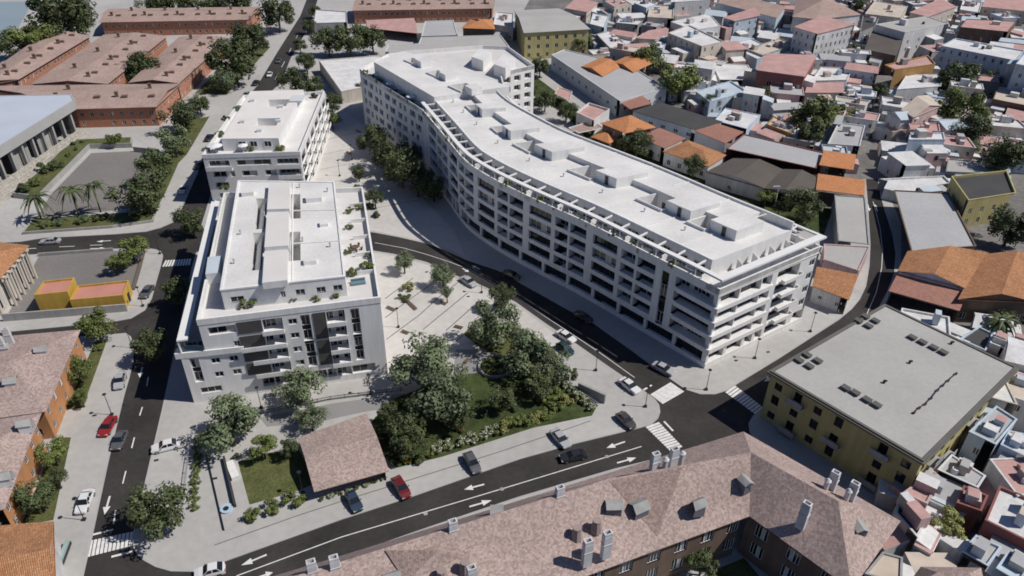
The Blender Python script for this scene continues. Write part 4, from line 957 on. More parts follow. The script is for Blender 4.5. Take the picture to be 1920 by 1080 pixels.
for px, z in (((1082, 996), 12.4), ((1119, 982), 12.7), ((828, 1076), 12.4), ((872, 1060), 12.7)):
    p = P(*px, z); b = MB(); b.tube(p-V(0, 0, 1.3), p+V(0, 0, .5), .85, .55, 8); b.tube(p+V(0, 0, .5), p+V(0, 0, .75), .6, .6, 8); b.build('round_chimney', [mat('dusty_brown_render', (.34, .27, .25), .9, .12, .6)], fb)
p = P(1318, 945, 12.2)
# ---- yellow block with a flat grey roof
ZY = 10.4
YQ = ccw([p.to_2d() for p in PP([(1447, 697), (1730, 864), (1905, 690), (1660, 573)], ZY)])
ye = thing('yellow_block', 'yellow-walled block with a flat grey roof dotted with roof hatches beside the crossing', 'building', ((YQ[0]+YQ[2])/2).to_3d())
b = MB(); wl = []; bal = []
for i in range(4):
    Cx, Nx, Lx = line(YQ[i], YQ[(i+1) % 4]); o_ = []
    if Nx(0).y < .6:
        k = 10 if Lx > 28 else 7
        for r, zf in enumerate((.7, 3.9, 7.1)):
            for j in range(k):
                if (j in (4, 9)) : continue
                s_ = Lx*(j+.5)/k; hh = 2.0 if (j+r) % 2 else 1.5
                o_.append((s_-.7, s_+.7, zf+.3, zf+.3+hh, .25)); wl.append((Cx(s_)-Nx(0)*.17, Nx(0), zf+.32, 1.35, hh-.05, 1, 10))
                if (j+2*r) % 4 == 1 and r < 3: bal.append((Cx(s_-1.5), Cx(s_+1.5), Nx(0), zf))
    facade(b, Cx, Nx, 0, Lx, 0, ZY-.35, o_, 0, 1)
b.build('wall', [yell, inner], ye); place_windows(ye, wl)
for a, c_, n_, zf in bal: b = MB(); b.bar(a+n_*.55, c_+n_*.55, 1.08, zf, zf+.14); b.bar(a+n_*1.02, c_+n_*1.02, .08, zf+.14, zf+1.1); b.build('balcony', [WALLS['grey']], ye)
b = MB(); b.ring(offset(YQ, -.5), offset(YQ, .25), ZY-.4, ZY-.05); b.ring(offset(YQ, -.2), offset(YQ, .25), ZY-.05, ZY+.2); b.build('cornice', [mat('dark_cornice', (.14, .135, .12), .8, .1, .4)], ye)
b = MB(); b.face([V(*p, ZY) for p in offset(YQ, .2)]); b.build('roof', [greyroof], ye)
hm = mat('hatch_grey', (.12, .12, .11), .7, .2, 2)
dY = (P(1660, 573, ZY)-P(1447, 697, ZY)).to_2d(); ry = math.atan2(dY.y, dY.x)
for q in ((1631, 593), (1612, 601), (1638, 609), (1618, 598.5)): pass
for q in ((1622, 596), (1641, 604), (1609, 604), (1628, 613.5), (1513, 668), (1533, 679), (1498, 678), (1517, 689), (1710, 635), (1729, 644), (1750, 654), (1768, 663), (1585, 730), (1603, 739), (1625, 752), (1643, 762)):
    p = P(*q, ZY); b = MB(); b.box((p.x, p.y, ZY-.01), 1.25, .9, .45, ry+1.57); b.box((p.x, p.y, ZY+.44), 1.4, 1.05, .1, ry+1.57); b.build('roof_hatch', [hm], ye)
b = MB()
pipe = [P(*q, ZY+.25) for q in ((1714, 773), (1724, 764), (1735, 757), (1746, 746), (1758, 731), (1768, 722), (1778, 713), (1793, 700))]
for i in range(len(pipe)-1): b.tube(pipe[i], pipe[i+1], .09, .09, 6)
for p in pipe: b.box((p.x, p.y, ZY-.01), .5, .3, .35, ry)
b.build('roof_pipe', [metal_d], ye)
for q in ((1657, 718), (1705, 681), (1783, 645)): p = P(*q, ZY); b = MB(); b.tube(p, p+V(0, 0, .5), .22, .22, 8); b.tube(p+V(0, 0, .5), p+V(.35, -.2, .6), .22, .15, 8); b.build('roof_vent', [metal_d], ye)
# ---- brick estate top left: long two storey blocks under brown-pink gable roofs
def brick(label, px, z=6.3, rh=2.2, ridge=0, chim=6, win=(1.1, 1.3, 2.9, 2.6, .9), rt='gable', grp='brick terraces of the estate'):
    rh *= .72; t_, W = bld('brick_terrace', label, 'apartment block', px, z, brickw, T_brick, rt, rh, .7, win, grp, ridge=ridge)
    e = W[ridge:]+W[:ridge]
    for k in range(chim):
        f = (k+.5)/chim; 
        for sgn in ((.32, .68)[k % 2],):
            p = e[0].lerp(e[1], f).lerp(e[3].lerp(e[2], f), sgn); b = MB(); b.box((p.x, p.y, z+.5), 1.0, .8, rh+.5, .3); b.box((p.x, p.y, z+rh+1.0), 1.2, 1.0, .2, .3); b.build('chimney', [WALLS['brown']], t_)
        p = e[0].lerp(e[1], (k+.95)/(chim+.3)).lerp(e[3].lerp(e[2], (k+.95)/(chim+.3)), .3); b = MB(); b.box((p.x, p.y, z+.2), 1.8, 1.3, rh*.72+.3, .2); b.build('dormer', [WALLS['brown']], t_)
    return t_
brick('long brick terrace with a brown-pink roof at the top edge, left of the far road', [(190, 41), (462, 36), (487, 13), (206, 17)], 6.3, 1.6, 0, 9)
brick('far brick terrace at the top edge right of the far road', [(663, 19), (922, 15), (925, 0), (672, -3)], 6.3, 1.8, 0, 9)
brick('leftmost brick terrace running up beside the dark tree clump', [(-60, 165), (32, 148), (166, 68), (88, 62)], 6.3, 1.6, 1, 6)
brick('middle brick terrace of the three parallel roofs, left of the courtyard tree', [(62, 157), (200, 156), (310, 68), (196, 66)], 6.4, 1.6, 1, 6)
brick('right brick terrace of the three parallel roofs, beside the road trees', [(245, 154), (333, 155), (425, 72), (338, 70)], 6.3, 1.6, 1, 6)
brick('nearest brick terrace, crossing in front of the three parallel roofs', [(140, 203), (290, 199), (334, 158), (-40, 162)], 6.6, 2.0, 0, 4)
# ---- sports hall with a pale blue roof, left edge
ZH = 10.5
HQ = ccw([p.to_2d() for p in PP([(-75, 322), (139, 186), (139, 179), (-160, 182)], ZH)])
HQ = ccw([p.to_2d() for p in PP([(-110, 345), (140, 190), (134, 179), (-220, 186)], ZH)])
ha_ = thing('sports_hall', 'flat pale blue roofed hall with a deep grey fascia and columns at the left edge', 'hall', ((HQ[0]+HQ[2])/2).to_3d())
b = MB(); b.face([V(*p, ZH+.3) for p in offset(HQ, .3)]); b.build('roof', [mat('pale_blue_roof', (.50, .54, .61), .6, .06, .1)], ha_)
b = MB(); b.ring(offset(HQ, -.15), offset(HQ, .35), ZH-2.3, ZH+.42); b.face([V(*p, ZH-2.3) for p in HQ[::-1]]); b.build('fascia', [mat('grey_fascia', (.40, .395, .385), .7, .08, .2)], ha_)
b = MB(); hw = offset(HQ, 1.9)
for i in range(4): Cx, Nx, Lx = line(hw[i], hw[(i+1) % 4]); facade(b, Cx, Nx, 0, Lx, 0, ZH-2.2, [(Lx*(j+.12)/9, Lx*(j+.88)/9, 1.4, 7.0, .4) for j in range(9)] if i in (0, 1) else [], 0, 1)
b.build('wall', [concw, mat('pale_infill', (.40, .39, .36), .8, .1, .3)], ha_)
k0 = min(range(4), key=lambda i: (HQ[i].y+HQ[(i+1) % 4].y)/2 - 2*((HQ[i].x+HQ[(i+1) % 4].x)/2+70) if True else 0)
ea, eb = P(-110, 345, ZH).to_2d(), P(140, 190, ZH).to_2d(); ed = (eb-ea).normalized(); en = Vector((ed.y, -ed.x))
nC = 12
for k in range(nC):
    p = ea.lerp(eb, (k+.4)/nC)-en*1.1; b = MB(); b.box((p.x, p.y, 0), .7, 1.0, ZH-2.25, math.atan2(ed.y, ed.x)); b.build('column', [concw], ha_)
st = thing('bleachers', 'stone bleacher steps running along the sports hall', 'steps', ea.lerp(eb, .5).to_3d())
for k in range(6):
    b = MB(); b.bar(ea+en*(.6+k*.75), eb+en*(.6+k*.75)-ed*2, .74, 0, 2.6-.43*k); b.build('step', [mat('pale_step_stone', (.46, .43, .38), .9, .3, 1.2, .3, 5)], st)
# ---- colonnaded house, gravel lot kiosk, tiled houses on the left
bld('colonnade_house', 'orange hip roofed house with a white column front, cut by the left edge', 'house', [(-95, 540), (-20, 535), (44, 463), (-60, 452)], 7.5, 'cream', T_org, 'hip', 2.6, .9, (1.6, 4.5, 6, 2.4, 1.0))
ce = PP([(8, 520), (48, 470)], 7.2)
cl = [o for o in bpy.data.objects if o.name.startswith('colonnade_house')][0]
for k in range(6): p = ce[0].lerp(ce[1], k/5); b = MB(); b.tube(V(p.x, p.y, 0), V(p.x, p.y, 7.2), .3, .26, 8); b.box((p.x, p.y, 7.0), .9, .9, .35); b.build('column', [WALLS['cream']], cl)
yk = thing('yellow_kiosk', 'low bright yellow building in two boxes with salmon flat roofs', 'building', P(150, 570, 0))
ym = mat('bright_yellow', (.56, .36, .075), .8, .12, .4, 0, 0, .15)
for px, z in (([(64, 555), (127, 548), (140, 522), (82, 529)], 4.6), ([(131, 564), (231, 555), (242, 527), (147, 537)], 3.3)):
    W = ccw([p.to_2d() for p in PP(px, z)]); b = MB(); b.ring(W, offset(W, .22), 0 if 0 else z-3.2, z+.25); b.prism(offset(W, .01), 0, z-.2, 0, 1); b.build('wall', [ym, mat('salmon_roof', (.52, .24, .19), .85, .08, .3)], yk)
b = MB(); p = P(239, 556, 1.5); b.box((p.x+.1, p.y, .1), .15, 1.6, 2.1, .1); b.build('door', [inner], yk)
th1, W1_ = bld('tiled_house', 'large speckled brown roofed orange house below the gravel lot', 'house', [(-120, 795), (80, 768), (143, 622), (-60, 640)], 6.5, orangew, T_brown2, 'hip', 2.6, .6, (1.0, 1.5, 3.0, 3.0, 1.0))
for px in ((68, 660), (-3, 655), (10, 720)): dormer(th1, px, 8.0, 1.8, 2.4, 1.5, -1.2, WALLS['cool'], concw)
for px in ((16, 633), (4, 650)): chimney(th1, px, 8.6, .3, .9, 1.6)
th2, _ = bld('tiled_house', 'brown roofed orange house standing left of the white parked car', 'house', [(-160, 985), (2, 950), (68, 780), (-70, 800)], 6.5, orangew, T_brown2, 'hip', 2.6, .6, (1.0, 1.5, 3.0, 3.0, 1.0))
for px in ((35, 800), (-5, 900)): dormer(th2, px, 8.0, 1.8, 2.4, 1.5, -1.2, WALLS['cool'], concw)
bld('tiled_house', 'bright orange pantile roof house in the bottom left corner', 'house', [(-160, 1190), (97, 1120), (93, 983), (-120, 1000)], 6.0, 'white', T_org, 'gable', 2.0, .5, (1.0, 1.3, 3.0, 3.0, 1.0), ridge=0)
# ---- kiosk house with lean-to brown roof beside the lawn
kq = [(594, 916), (722, 880), (683, 780), (566, 822)]
kt, kW = bld('pavilion', 'low pavilion under a brown speckled two-pitch tile roof beside the lawn', 'pavilion', kq, 2.7, 'brown', T_brown, 'gable', 1.2, .5, (1.6, 1.5, 4, 2.6, 1.0), ridge=0)
# ---- right of the long block
bld('flat_shed', 'narrow flat grey roof along the curved right road', 'shed', [(1572, 452), (1630, 459), (1622, 370), (1565, 366)], 4.0, 'grey', 'g', 'flat', par=.1)
bld('flat_shed', 'flat grey roof behind the end of the white block, above the small orange roof', 'shed', [(1545, 487), (1610, 508), (1631, 463), (1545, 458)], 4.4, 'pink', 'g', 'flat', par=.1, win=(.9, 1.2, 3, 2.2, 1.4))
bld('small_house', 'small white house with a bright orange tile roof right of the white block', 'house', [(1526, 536), (1590, 560), (1604, 522), (1532, 508)], 4.2, 'white', T_org, 'shed', .9, .3, (.8, .9, 3, 2.5, 1.5))
bld('flat_warehouse', 'wide flat grey roof with tree shadows right of the curved road', 'warehouse', [(1709, 472), (1830, 462), (1778, 362), (1676, 357)], 5.0, 'brown', 'g2', 'flat', par=.15)
wh_, _ = bld('orange_roof_hall', 'big orange tiled double hall right of the curved road', 'hall', [(1686, 508), (1812, 541), (1850, 475), (1704, 472)], 6.0, 'blue', T_org, 'gable', 1.6, .3, None, ridge=1)
bld('orange_roof_hall', 'second orange tiled gable at the right edge beyond the red roofed shed', 'hall', [(1800, 560), (1945, 566), (1960, 490), (1845, 478)], 6.0, 'brown', T_org, 'gable', 1.8, .3, (1.2, 1.6, 3, 3.2, 1), ridge=1)
bld('red_roof_shed', 'lean-to with a plain dull red roof and pale blue wall by the road bend', 'shed', [(1669, 545), (1797, 581), (1812, 545), (1690, 506)], 4.6, 'blue', T_red, 'shed', .9, .25, None)
bld('yellow_house', 'yellow walled house with a dark roof half hidden by the right edge tree', 'house', [(1816, 376), (1905, 362), (1888, 320), (1784, 331)], 8.0, yell, 'd', 'flat', win=(1.0, 1.5, 3.0, 3.0, 1.0))
# ---- low buildings behind the long block
bld('flat_warehouse', 'long grey warehouse roof with a dark street wall behind the white block', 'warehouse', [(1034, 103), (1163, 190), (1250, 166), (1180, 122), (1058, 93)], 6.0, 'cool', 'g2', 'flat', par=.12, win=(1.4, 1.2, 3.2, 5, 2.4))
for lab, q in (('left orange tile gable on the long grey warehouse', [(1089, 154), (1127, 173), (1160, 154), (1124, 137)]), ('right orange tile gable on the long grey warehouse', [(1147, 146), (1184, 165), (1222, 146), (1183, 129)])):
    bld('tile_gable', lab, 'roof', q, .25, 'orange', T_org2, 'gable', 1.2, .2, None, zb=5.9, ridge=1)
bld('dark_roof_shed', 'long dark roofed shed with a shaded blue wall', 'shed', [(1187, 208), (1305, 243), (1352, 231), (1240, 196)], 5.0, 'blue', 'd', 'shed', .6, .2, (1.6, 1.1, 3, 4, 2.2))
bld('red_roof_shed', 'small dull red roof between the long warehouse and the dark shed', 'shed', [(1163, 191), (1182, 204), (1221, 196), (1203, 182)], 5.4, 'cool', T_red, 'shed', .5, .2, None)
bld('hip_roof_house', 'orange hip roofed house right behind the white block, next to a conifer-shaped tree', 'house', [(1130, 231), (1173, 248), (1226, 238), (1182, 217)], 6.5, 'brown', T_org2, 'hip', 1.8, .5, (.9, 1.2, 3, 2.6, 1))
bld('hip_roof_house', 'smaller orange hip roof just left of and below the big hip roofed house', 'house', [(1110, 256), (1142, 268), (1160, 258), (1132, 246)], 3.4, 'brown', T_org2, 'hip', 1.4, .3, None)
bld('red_roof_shed', 'plain red roofed white house left of the bright orange hip roof', 'house', [(1198, 257), (1246, 277), (1284, 262), (1236, 243)], 5.0, 'white', T_red, 'shed', .5, .2, (.9, 1, 3, 2.8, 1.4))
bld('hip_roof_house', 'bright orange hip roofed house with shaded walls beside the brown gables', 'house', [(1246, 284), (1328, 311), (1360, 290), (1290, 264)], 4.6, 'white', T_org, 'hip', 1.6, .4, (1.2, 1.5, 3, 3, 1))
bld('brown_gable_hall', 'left of two dull brown gable roofs behind the white block', 'hall', [(1326, 322), (1432, 352), (1466, 318), (1380, 295)], 4.2, 'grey', 'b', 'gable', 1.3, .3, None, ridge=1)
bld('brown_gable_hall', 'right of two dull brown gable roofs behind the white block', 'hall', [(1434, 353), (1510, 372), (1536, 336), (1468, 318)], 4.2, 'grey', 'b', 'gable', 1.3, .3, None, ridge=1)
bld('flat_warehouse', 'pale flat roof with a dark red wall, long side facing the brown gables', 'warehouse', [(1362, 279), (1530, 316), (1546, 287), (1395, 252)], 6.2, 'red', 'g2', 'flat', par=.12)
bld('red_roof_shed', 'terracotta roof left of the pale flat roof with the red wall', 'shed', [(1304, 245), (1360, 268), (1392, 250), (1345, 235)], 5.4, 'cool', T_red, 'shed', .5, .2, None)
bld('orange_roof_shed', 'upper orange roof with a teal wall at the mouth of the town street', 'shed', [(1537, 309), (1599, 318), (1604, 293), (1545, 285)], 7.0, 'teal', T_org2, 'shed', .5, .15, None)
bld('orange_roof_shed', 'lower orange roof just below the teal wall', 'shed', [(1531, 355), (1620, 366), (1620, 341), (1534, 329)], 4.4, 'blue', T_org2, 'shed', .5, .15, None)
bld('cream_house', 'white flat roofed annex with a terracotta top left of the long warehouse', 'house', [(1081, 211), (1114, 226), (1143, 205), (1104, 193)], 5.0, 'white', 'p', 'flat', win=(.9, 1, 2.6, 2.4, 1))
bld('low_annex', 'low pinkish flat annex between garden trees behind the white block', 'shed', [(1040, 176), (1068, 190), (1073, 172), (1047, 163)], 3.4, 'cream', 'p', 'flat', par=.1)
bld('low_annex', 'low brown and pink roof left of the orange hip roofed house', 'shed', [(1066, 240), (1085, 250), (1132, 240), (1112, 226)], 3.0, 'white', 's', 'flat', par=.1)
# ---- behind the far wing
bld('flat_warehouse', 'wide grey flat warehouse behind the far wing of the long block', 'warehouse', [(722, 97), (955, 88), (938, 66), (790, 70), (785, 82), (728, 85)], 6.5, 'cool', 'g', 'flat', par=.1)
bld('flat_warehouse', 'second grey flat roof left of the orange hip pavilion', 'warehouse', [(790, 68), (858, 66), (850, 38), (797, 40)], 5.5, 'cool', 'g2', 'flat', par=.1)
bld('pavilion', 'orange hip roof pavilion on the grey warehouse at the top', 'pavilion', [(868, 52), (926, 54), (922, 37), (884, 36)], 8.5, 'brown', T_org2, 'hip', 1.8, .5, (1.2, 1.6, 3, 3, 1))
bld('pink_shed', 'long low shed with a dusty pink roof beside the top tree clump', 'shed', [(690, 52), (782, 62), (775, 34), (686, 38)], 4.0, 'cream', T_pink, 'gable', 1.2, .3, None, ridge=0)
bld('white_roof_shed', 'white flat roofed low building beside the far end of the long block', 'shed', [(640, 172), (702, 160), (716, 104), (598, 113)], 4.5, 'cream', 'w', 'flat', par=.2)
bld('white_roof_shed', 'small white roofed sheds at the top left of the white flat roof', 'shed', [(588, 44), (650, 42), (650, 22), (592, 18)], 5, 'grey', 'w', 'flat', par=.2, win=(1, 1.2, 3, 3, 1))
yb, _ = bld('yellow_block', 'yellow apartment block with three rows of dark windows at the top centre', 'apartment block', [(984, 61), (1104, 54), (1046, 16), (966, 20)], 11.0, yell, 'g', 'gable', 1.4, .5, (1.3, 1.6, 3.3, 3.4, 1.1), ridge=0)
# ================================================================== the old town, house by house
H = [
 ('low house with a white sheet roof and shaded grey wall, behind the long grey warehouse', [(1118, 64), (1150, 97), (1174, 84), (1143, 58)], 5, 'grey', 'w', 'flat', 0, (1, 1.2, 2.8, 2.6, 1)),
 ('tall cream house with three window rows at the top edge, right of the yellow block', [(1134, 2), (1152, 13), (1185, 8), (1166, -3)], 10, 'cream', 'p', 'flat', 0, (1, 1.6, 3, 2.4, 1.2)),
 ('narrow dark blue house at the top edge right of the tall cream house', [(1189, 6), (1212, 15), (1232, 8), (1208, -1)], 9, 'blue', 'w', 'flat', 0, (1, 1.4, 3, 2.6, 1.2)),
 ('wide cream walled house with a flat cream roof above the pink roof', [(1214, 32), (1262, 35), (1264, 10), (1219, 8)], 8, 'cream', 'c', 'flat', 0, (.9, 1.3, 3, 4, 1.2)),
 ('low house with a faded pink roof above the round dark tree', [(1192, 71), (1249, 75), (1253, 54), (1217, 60)], 5, 'cream', 'p', 'shed', .6, (.9, 1.2, 3, 3, 1.2)),
 ('tall blank white house at the top edge, right of the wide cream house', [(1266, 4), (1332, 0), (1326, -14), (1270, -12)], 11, 'white', 'w', 'flat', 0, (1, 1.3, 3, 7, 1.2)),
 ('cream house with a blue shaded front and bright right wall, over two dark trees', [(1253, 62), (1316, 87), (1357, 78), (1292, 47)], 10, 'cream', 'w', 'flat', 0, (.9, 1.6, 3.2, 3.2, 1.2)),
 ('cluttered white terrace house behind the cream house with the bright right wall', [(1258, 41), (1300, 57), (1351, 49), (1330, 26)], 8, 'white', 'w', 'flat', 0, (.9, 1.2, 3, 3, 1.2)),
 ('blue walled house with a bright pink sloping roof', [(1357, 33), (1378, 39), (1424, 33), (1414, 19)], 9.5, 'blue', 'p', 'shed', 1, (.9, 1.3, 3, 3, 1.2)),
 ('low white terrace with a dark blue front wall below the bright pink sloping roof', [(1361, 82), (1420, 111), (1462, 98), (1410, 73)], 5.5, 'blue', 'w', 'flat', 0, None),
 ('ruined pale roof between the cream house and the teal roof', [(1334, 118), (1350, 150), (1420, 150), (1402, 122)], 4, 'white', 'w', 'flat', 0, None),
 ('blue-grey house with a pale teal roof left of the red house', [(1305, 172), (1331, 191), (1402, 172), (1370, 152)], 5.5, 'blue', 'lb', 'flat', 0, (1, 1.3, 3, 3, 1.2)),
 ('red walled house with a split faded pink roof and dark upper openings', [(1420, 131), (1508, 143), (1531, 104), (1441, 100)], 9.5, 'red', 'p', 'gable', 1.2, (1.6, 2, 3.2, 3, 1)),
 ('tall white house with a blank bright side wall and a narrow pink roof', [(1490, 50), (1533, 63), (1602, 49), (1540, 34)], 14, 'white', 'p', 'shed', .8, (.9, 1.6, 3.2, 2.6, 1.4)),
 ('many-sided hall with a wide terracotta pyramid roof at the top edge', [(1487, 31), (1532, 36), (1613, 27), (1560, 0), (1496, -2)], 12, 'white', 's', 'hip', 4, (1, 1.6, 4, 4, 3)),
 ('long bluish building with a row of small dark windows left of the pyramid roofed hall', [(1346, 5), (1456, 33), (1472, 15), (1366, -9)], 9, 'blue', 's', 'shed', .8, (.8, 1.3, 3, 2.2, 1.4)),
 ('low house with a short pink roof right of the red house', [(1511, 173), (1580, 173), (1581, 157), (1516, 159)], 5, 'cream', 'p', 'shed', .5, (.9, 1, 3, 3, 1)),
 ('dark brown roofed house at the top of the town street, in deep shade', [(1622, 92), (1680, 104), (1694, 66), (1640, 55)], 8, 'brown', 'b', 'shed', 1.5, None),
 ('tall white house with a blank bright wall at the top of the town street', [(1642, 46), (1697, 61), (1779, 44), (1737, 31)], 12, 'white', 'g', 'flat', 0, (.9, 1.3, 3, 6, 1.2)),
 ('ochre walled house with a cluttered pink roof beside the town street', [(1659, 122), (1678, 131), (1754, 120), (1740, 104)], 9, 'ochre', 'p', 'flat', 0, None),
 ('pink house with a cream gable roof beside the town street', [(1691, 206), (1713, 219), (1764, 198), (1741, 179)], 9, 'pink', 'c', 'gable', 2, (1.2, 1.8, 3.2, 3, 1)),
 ('narrow pink ledge roofed annex below the pink gabled house', [(1708, 243), (1763, 247), (1760, 231), (1704, 232)], 7, 'pink', 'p', 'flat', 0, (.9, 1.3, 3, 2.6, 1)),
 ('pale blue upper tier of a shaded house below the pink annex', [(1704, 262), (1772, 262), (1769, 249), (1707, 249)], 9, 'blue', 'w', 'flat', 0, (1, 1.4, 3, 3, 1)),
 ('pale blue lower tier of a shaded house with a thin white ledge', [(1694, 296), (1773, 297), (1771, 284), (1698, 284)], 5, 'blue', 'w', 'flat', 0, (1.4, 2.4, 4, 4, .8)),
 ('white awning roof over the road mouth at the foot of the town street', [(1650, 336), (1722, 353), (1783, 343), (1770, 330)], 3.4, 'white', 'w', 'flat', 0, None),
 ('low grey walled shed with a pale edge right of the blue tiered house', [(1774, 322), (1862, 326), (1860, 304), (1778, 298)], 4, 'grey', 'g', 'flat', 0, None),
 ('long blue shaded building with a white cluttered terrace roof at the right', [(1765, 86), (1905, 114), (1921, 95), (1792, 72)], 10, 'blue', 'w', 'flat', 0, (1, 1.6, 3.2, 2.6, 1.2)),
 ('tall plain blue house cut by the right edge', [(1905, 120), (1965, 132), (1965, 95), (1928, 92)], 15, 'blue', 'w', 'flat', 0, (1, 1.4, 3.2, 4, 1.2)),
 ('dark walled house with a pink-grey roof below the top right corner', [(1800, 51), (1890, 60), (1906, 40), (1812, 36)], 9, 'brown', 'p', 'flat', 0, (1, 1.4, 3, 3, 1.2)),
 ('cream house with a salmon roof at the top edge, left of the dark walled house', [(1707, 23), (1740, 31), (1791, 15), (1764, -1)], 8, 'cream', 'p', 'shed', .6, (.9, 1.3, 3, 3, 1.2)),
 ('house with a pinkish roof in the top right corner', [(1842, 12), (1926, 21), (1932, 0), (1852, -5)], 7, 'cream', 'p', 'gable', 1, (.9, 1.3, 3, 3, 1.2)),
 ('small white flat house at the top edge left of the top right corner house', [(1800, 18), (1836, 24), (1842, 4), (1806, 0)], 7, 'white', 'w', 'flat', 0, (.9, 1.3, 3, 3, 1.2)),
 ('brown house with a cream terrace roof at the right edge below the long blue building', [(1862, 186), (1932, 200), (1932, 168), (1872, 160)], 6, 'brown', 'c', 'flat', 0, (1, 1.3, 3, 3, 1)),
 ('low house with a pink roof at the right edge, above the dark right edge trees', [(1884, 222), (1935, 228), (1935, 208), (1890, 205)], 4, 'ochre', 'p', 'shed', .4, None),
 ('pale house with a broken grey sheet roof left of the town street', [(1552, 270), (1612, 274), (1622, 236), (1572, 230)], 6, 'white', 'g2', 'flat', 0, (1, 1.3, 3, 3, 1)),
 ('small ochre walled yard house above the pale flat roof with the red wall', [(1437, 233), (1482, 250), (1496, 235), (1452, 219)], 4.5, 'ochre', 'c', 'flat', 0, None),
 ('low blue-white house with a cluttered roof above the terracotta shed', [(1340, 226), (1400, 242), (1426, 216), (1360, 203)], 4.5, 'blue', 'w', 'flat', 0, None),
 ('small white house at the top edge between the far brick terrace and the yellow block', [(925, 46), (962, 51), (963, 25), (930, 22)], 6, 'white', 'w', 'flat', 0, (.9, 1.2, 3, 2.6, 1)),
 ('pink roofed house peeping over the yellow block at the top edge', [(1060, 15), (1100, 22), (1121, 7), (1082, -3)], 7, 'cream', 'p', 'shed', .5, (.9, 1.2, 3, 2.6, 1)),
 ('pale blue house with a white roof right behind the yellow block', [(1106, 45), (1133, 52), (1142, 30), (1112, 25)], 7, 'blue', 'w', 'flat', 0, (.9, 1.2, 3, 2.6, 1)),
 ('grey house with a dark roof between the rotunda hall and the brown roofed house', [(1612, 62), (1640, 50), (1650, 30), (1618, 30)], 7, 'grey', 'd', 'flat', 0, (.9, 1.2, 3, 2.6, 1)),
 ('cream house with a plain roof left of the tall white street-top house', [(1622, 26), (1690, 34), (1702, 12), (1640, 2)], 8, 'cream', 'c', 'flat', 0, (.9, 1.2, 3, 2.6, 1)),
 ('white low house with a terrace rail below the ochre walled house', [(1682, 168), (1764, 162), (1768, 140), (1700, 140)], 6, 'white', 'w', 'flat', 0, (.9, 1.2, 3, 2.6, 1)),
 ('white house with a sunny terrace just below a tall bright wall', [(1520, 152), (1588, 150), (1600, 128), (1540, 126)], 5, 'white', 'w', 'flat', 0, (.9, 1.2, 3, 2.6, 1)),
 ('grey walled house with a cream roof between the pink sloping roof and the red house', [(1400, 92), (1462, 72), (1490, 84), (1430, 104)][::-1], 6, 'grey', 'c', 'flat', 0, None),
 # lower right corner
 ('house with a faded pink roof touching the corner of the yellow block', [(1694, 924), (1738, 945), (1765, 897), (1749, 883)], 6, 'pink', 'p', 'flat', 0, None),
 ('house with dark grey sheet roofs just below the pink one at the alley end', [(1679, 961), (1720, 1008), (1743, 965), (1688, 929)], 5.5, 'white', 'd', 'flat', 0, (.9, 1.2, 2.8, 2.6, 1)),
 ('low house with two grey sheet roofs right of the yellow block corner', [(1758, 881), (1833, 915), (1848, 893), (1784, 853)], 5, 'cool', 'g2', 'flat', 0, None),
 ('small house with a flat salmon roof above the pale yellow-green tree', [(1794, 943), (1840, 959), (1852, 930), (1807, 911)], 5, 'red', 'p', 'flat', 0, None),
 ('large white roofed house with a maroon wall in the lower right corner', [(1847, 976), (1960, 1032), (1995, 962), (1874, 912)], 6, 'red', 'w', 'flat', 0, None),
 ('pale blue house with a grey-white roof beside the lit wall of the yellow block', [(1817, 810), (1867, 834), (1907, 787), (1868, 762)], 7.5, 'blue', 'g2', 'flat', 0, (.9, 1.3, 3, 3.4, 1)),
 ('house with a bright white roof at the right edge below the pale blue house', [(1876, 834), (1930, 860), (1940, 818), (1892, 808)], 7, 'blue', 'w', 'flat', 0, (.9, 1.2, 3, 3, 1)),
 ('small white roof left of a gap at the right edge, above the yellow block', [(1856, 643), (1887, 655), (1896, 630), (1864, 624)], 5, 'cool', 'w', 'flat', 0, (.9, 1.2, 3, 2, 1)),
 ('small white roof right of that same gap, touching the right edge above the yellow block', [(1888, 657), (1930, 670), (1936, 641), (1899, 634)], 5, 'cool', 'w', 'flat', 0, (.9, 1.2, 3, 2, 1)),
 ('low shed with a dark navy roof behind the yellow block', [(1800, 636), (1848, 658), (1862, 626), (1835, 613)], 4, 'blue', 'd', 'flat', 0, None),
 ('shaded blue roof in the lower right below the maroon wall', [(1804, 1034), (1852, 1062), (1878, 1026), (1830, 1004)], 5, 'blue', 'g', 'flat', 0, None),
 ('shaded blue-grey roof in the bottom right corner', [(1868, 1066), (1912, 1092), (1940, 1050), (1890, 1034)], 5, 'blue', 'lb', 'flat', 0, None),
 ('low pale flat roof at the bottom edge beside the foreground roof end', [(1622, 1076), (1690, 1098), (1692, 1046), (1655, 1036)], 4, 'grey', 'c', 'flat', 0, None),
 ('pyramid of brown tiles poking up at the bottom edge', [(1690, 1120), (1850, 1130), (1836, 1068), (1730, 1066)], 6, 'brown', T_brown, 'hip', 2.4, None),
]
R6C = [p.to_2d() for p in PP([(1655, 2), (1652, 120), (1634, 240), (1630, 310), (1640, 380), (1655, 470), (1640, 550), (1590, 610), (1480, 690)], 0)]
def segd(p, a, b): t = max(0, min(1, (p-a).dot(b-a)/max(1e-6, (b-a).length_squared))); return (p-a.lerp(b, t)).length
def clear(p, m=6.5):
    return min(segd(p, R6C[i], R6C[i+1]) for i in range(len(R6C)-1)) > m*(.4 if p.y > 150 else 1) and min((p-q).length for q in backp) > 9
WN = ('white', 'white', 'cream', 'pink', 'blue', 'grey'); RF = 'wwwpcg2rlb'
RL = ['w', 'w', 'w', 'w', 'w', 'p', 'c', 'g2', 'g2', 'lb', 'p', 'lb']
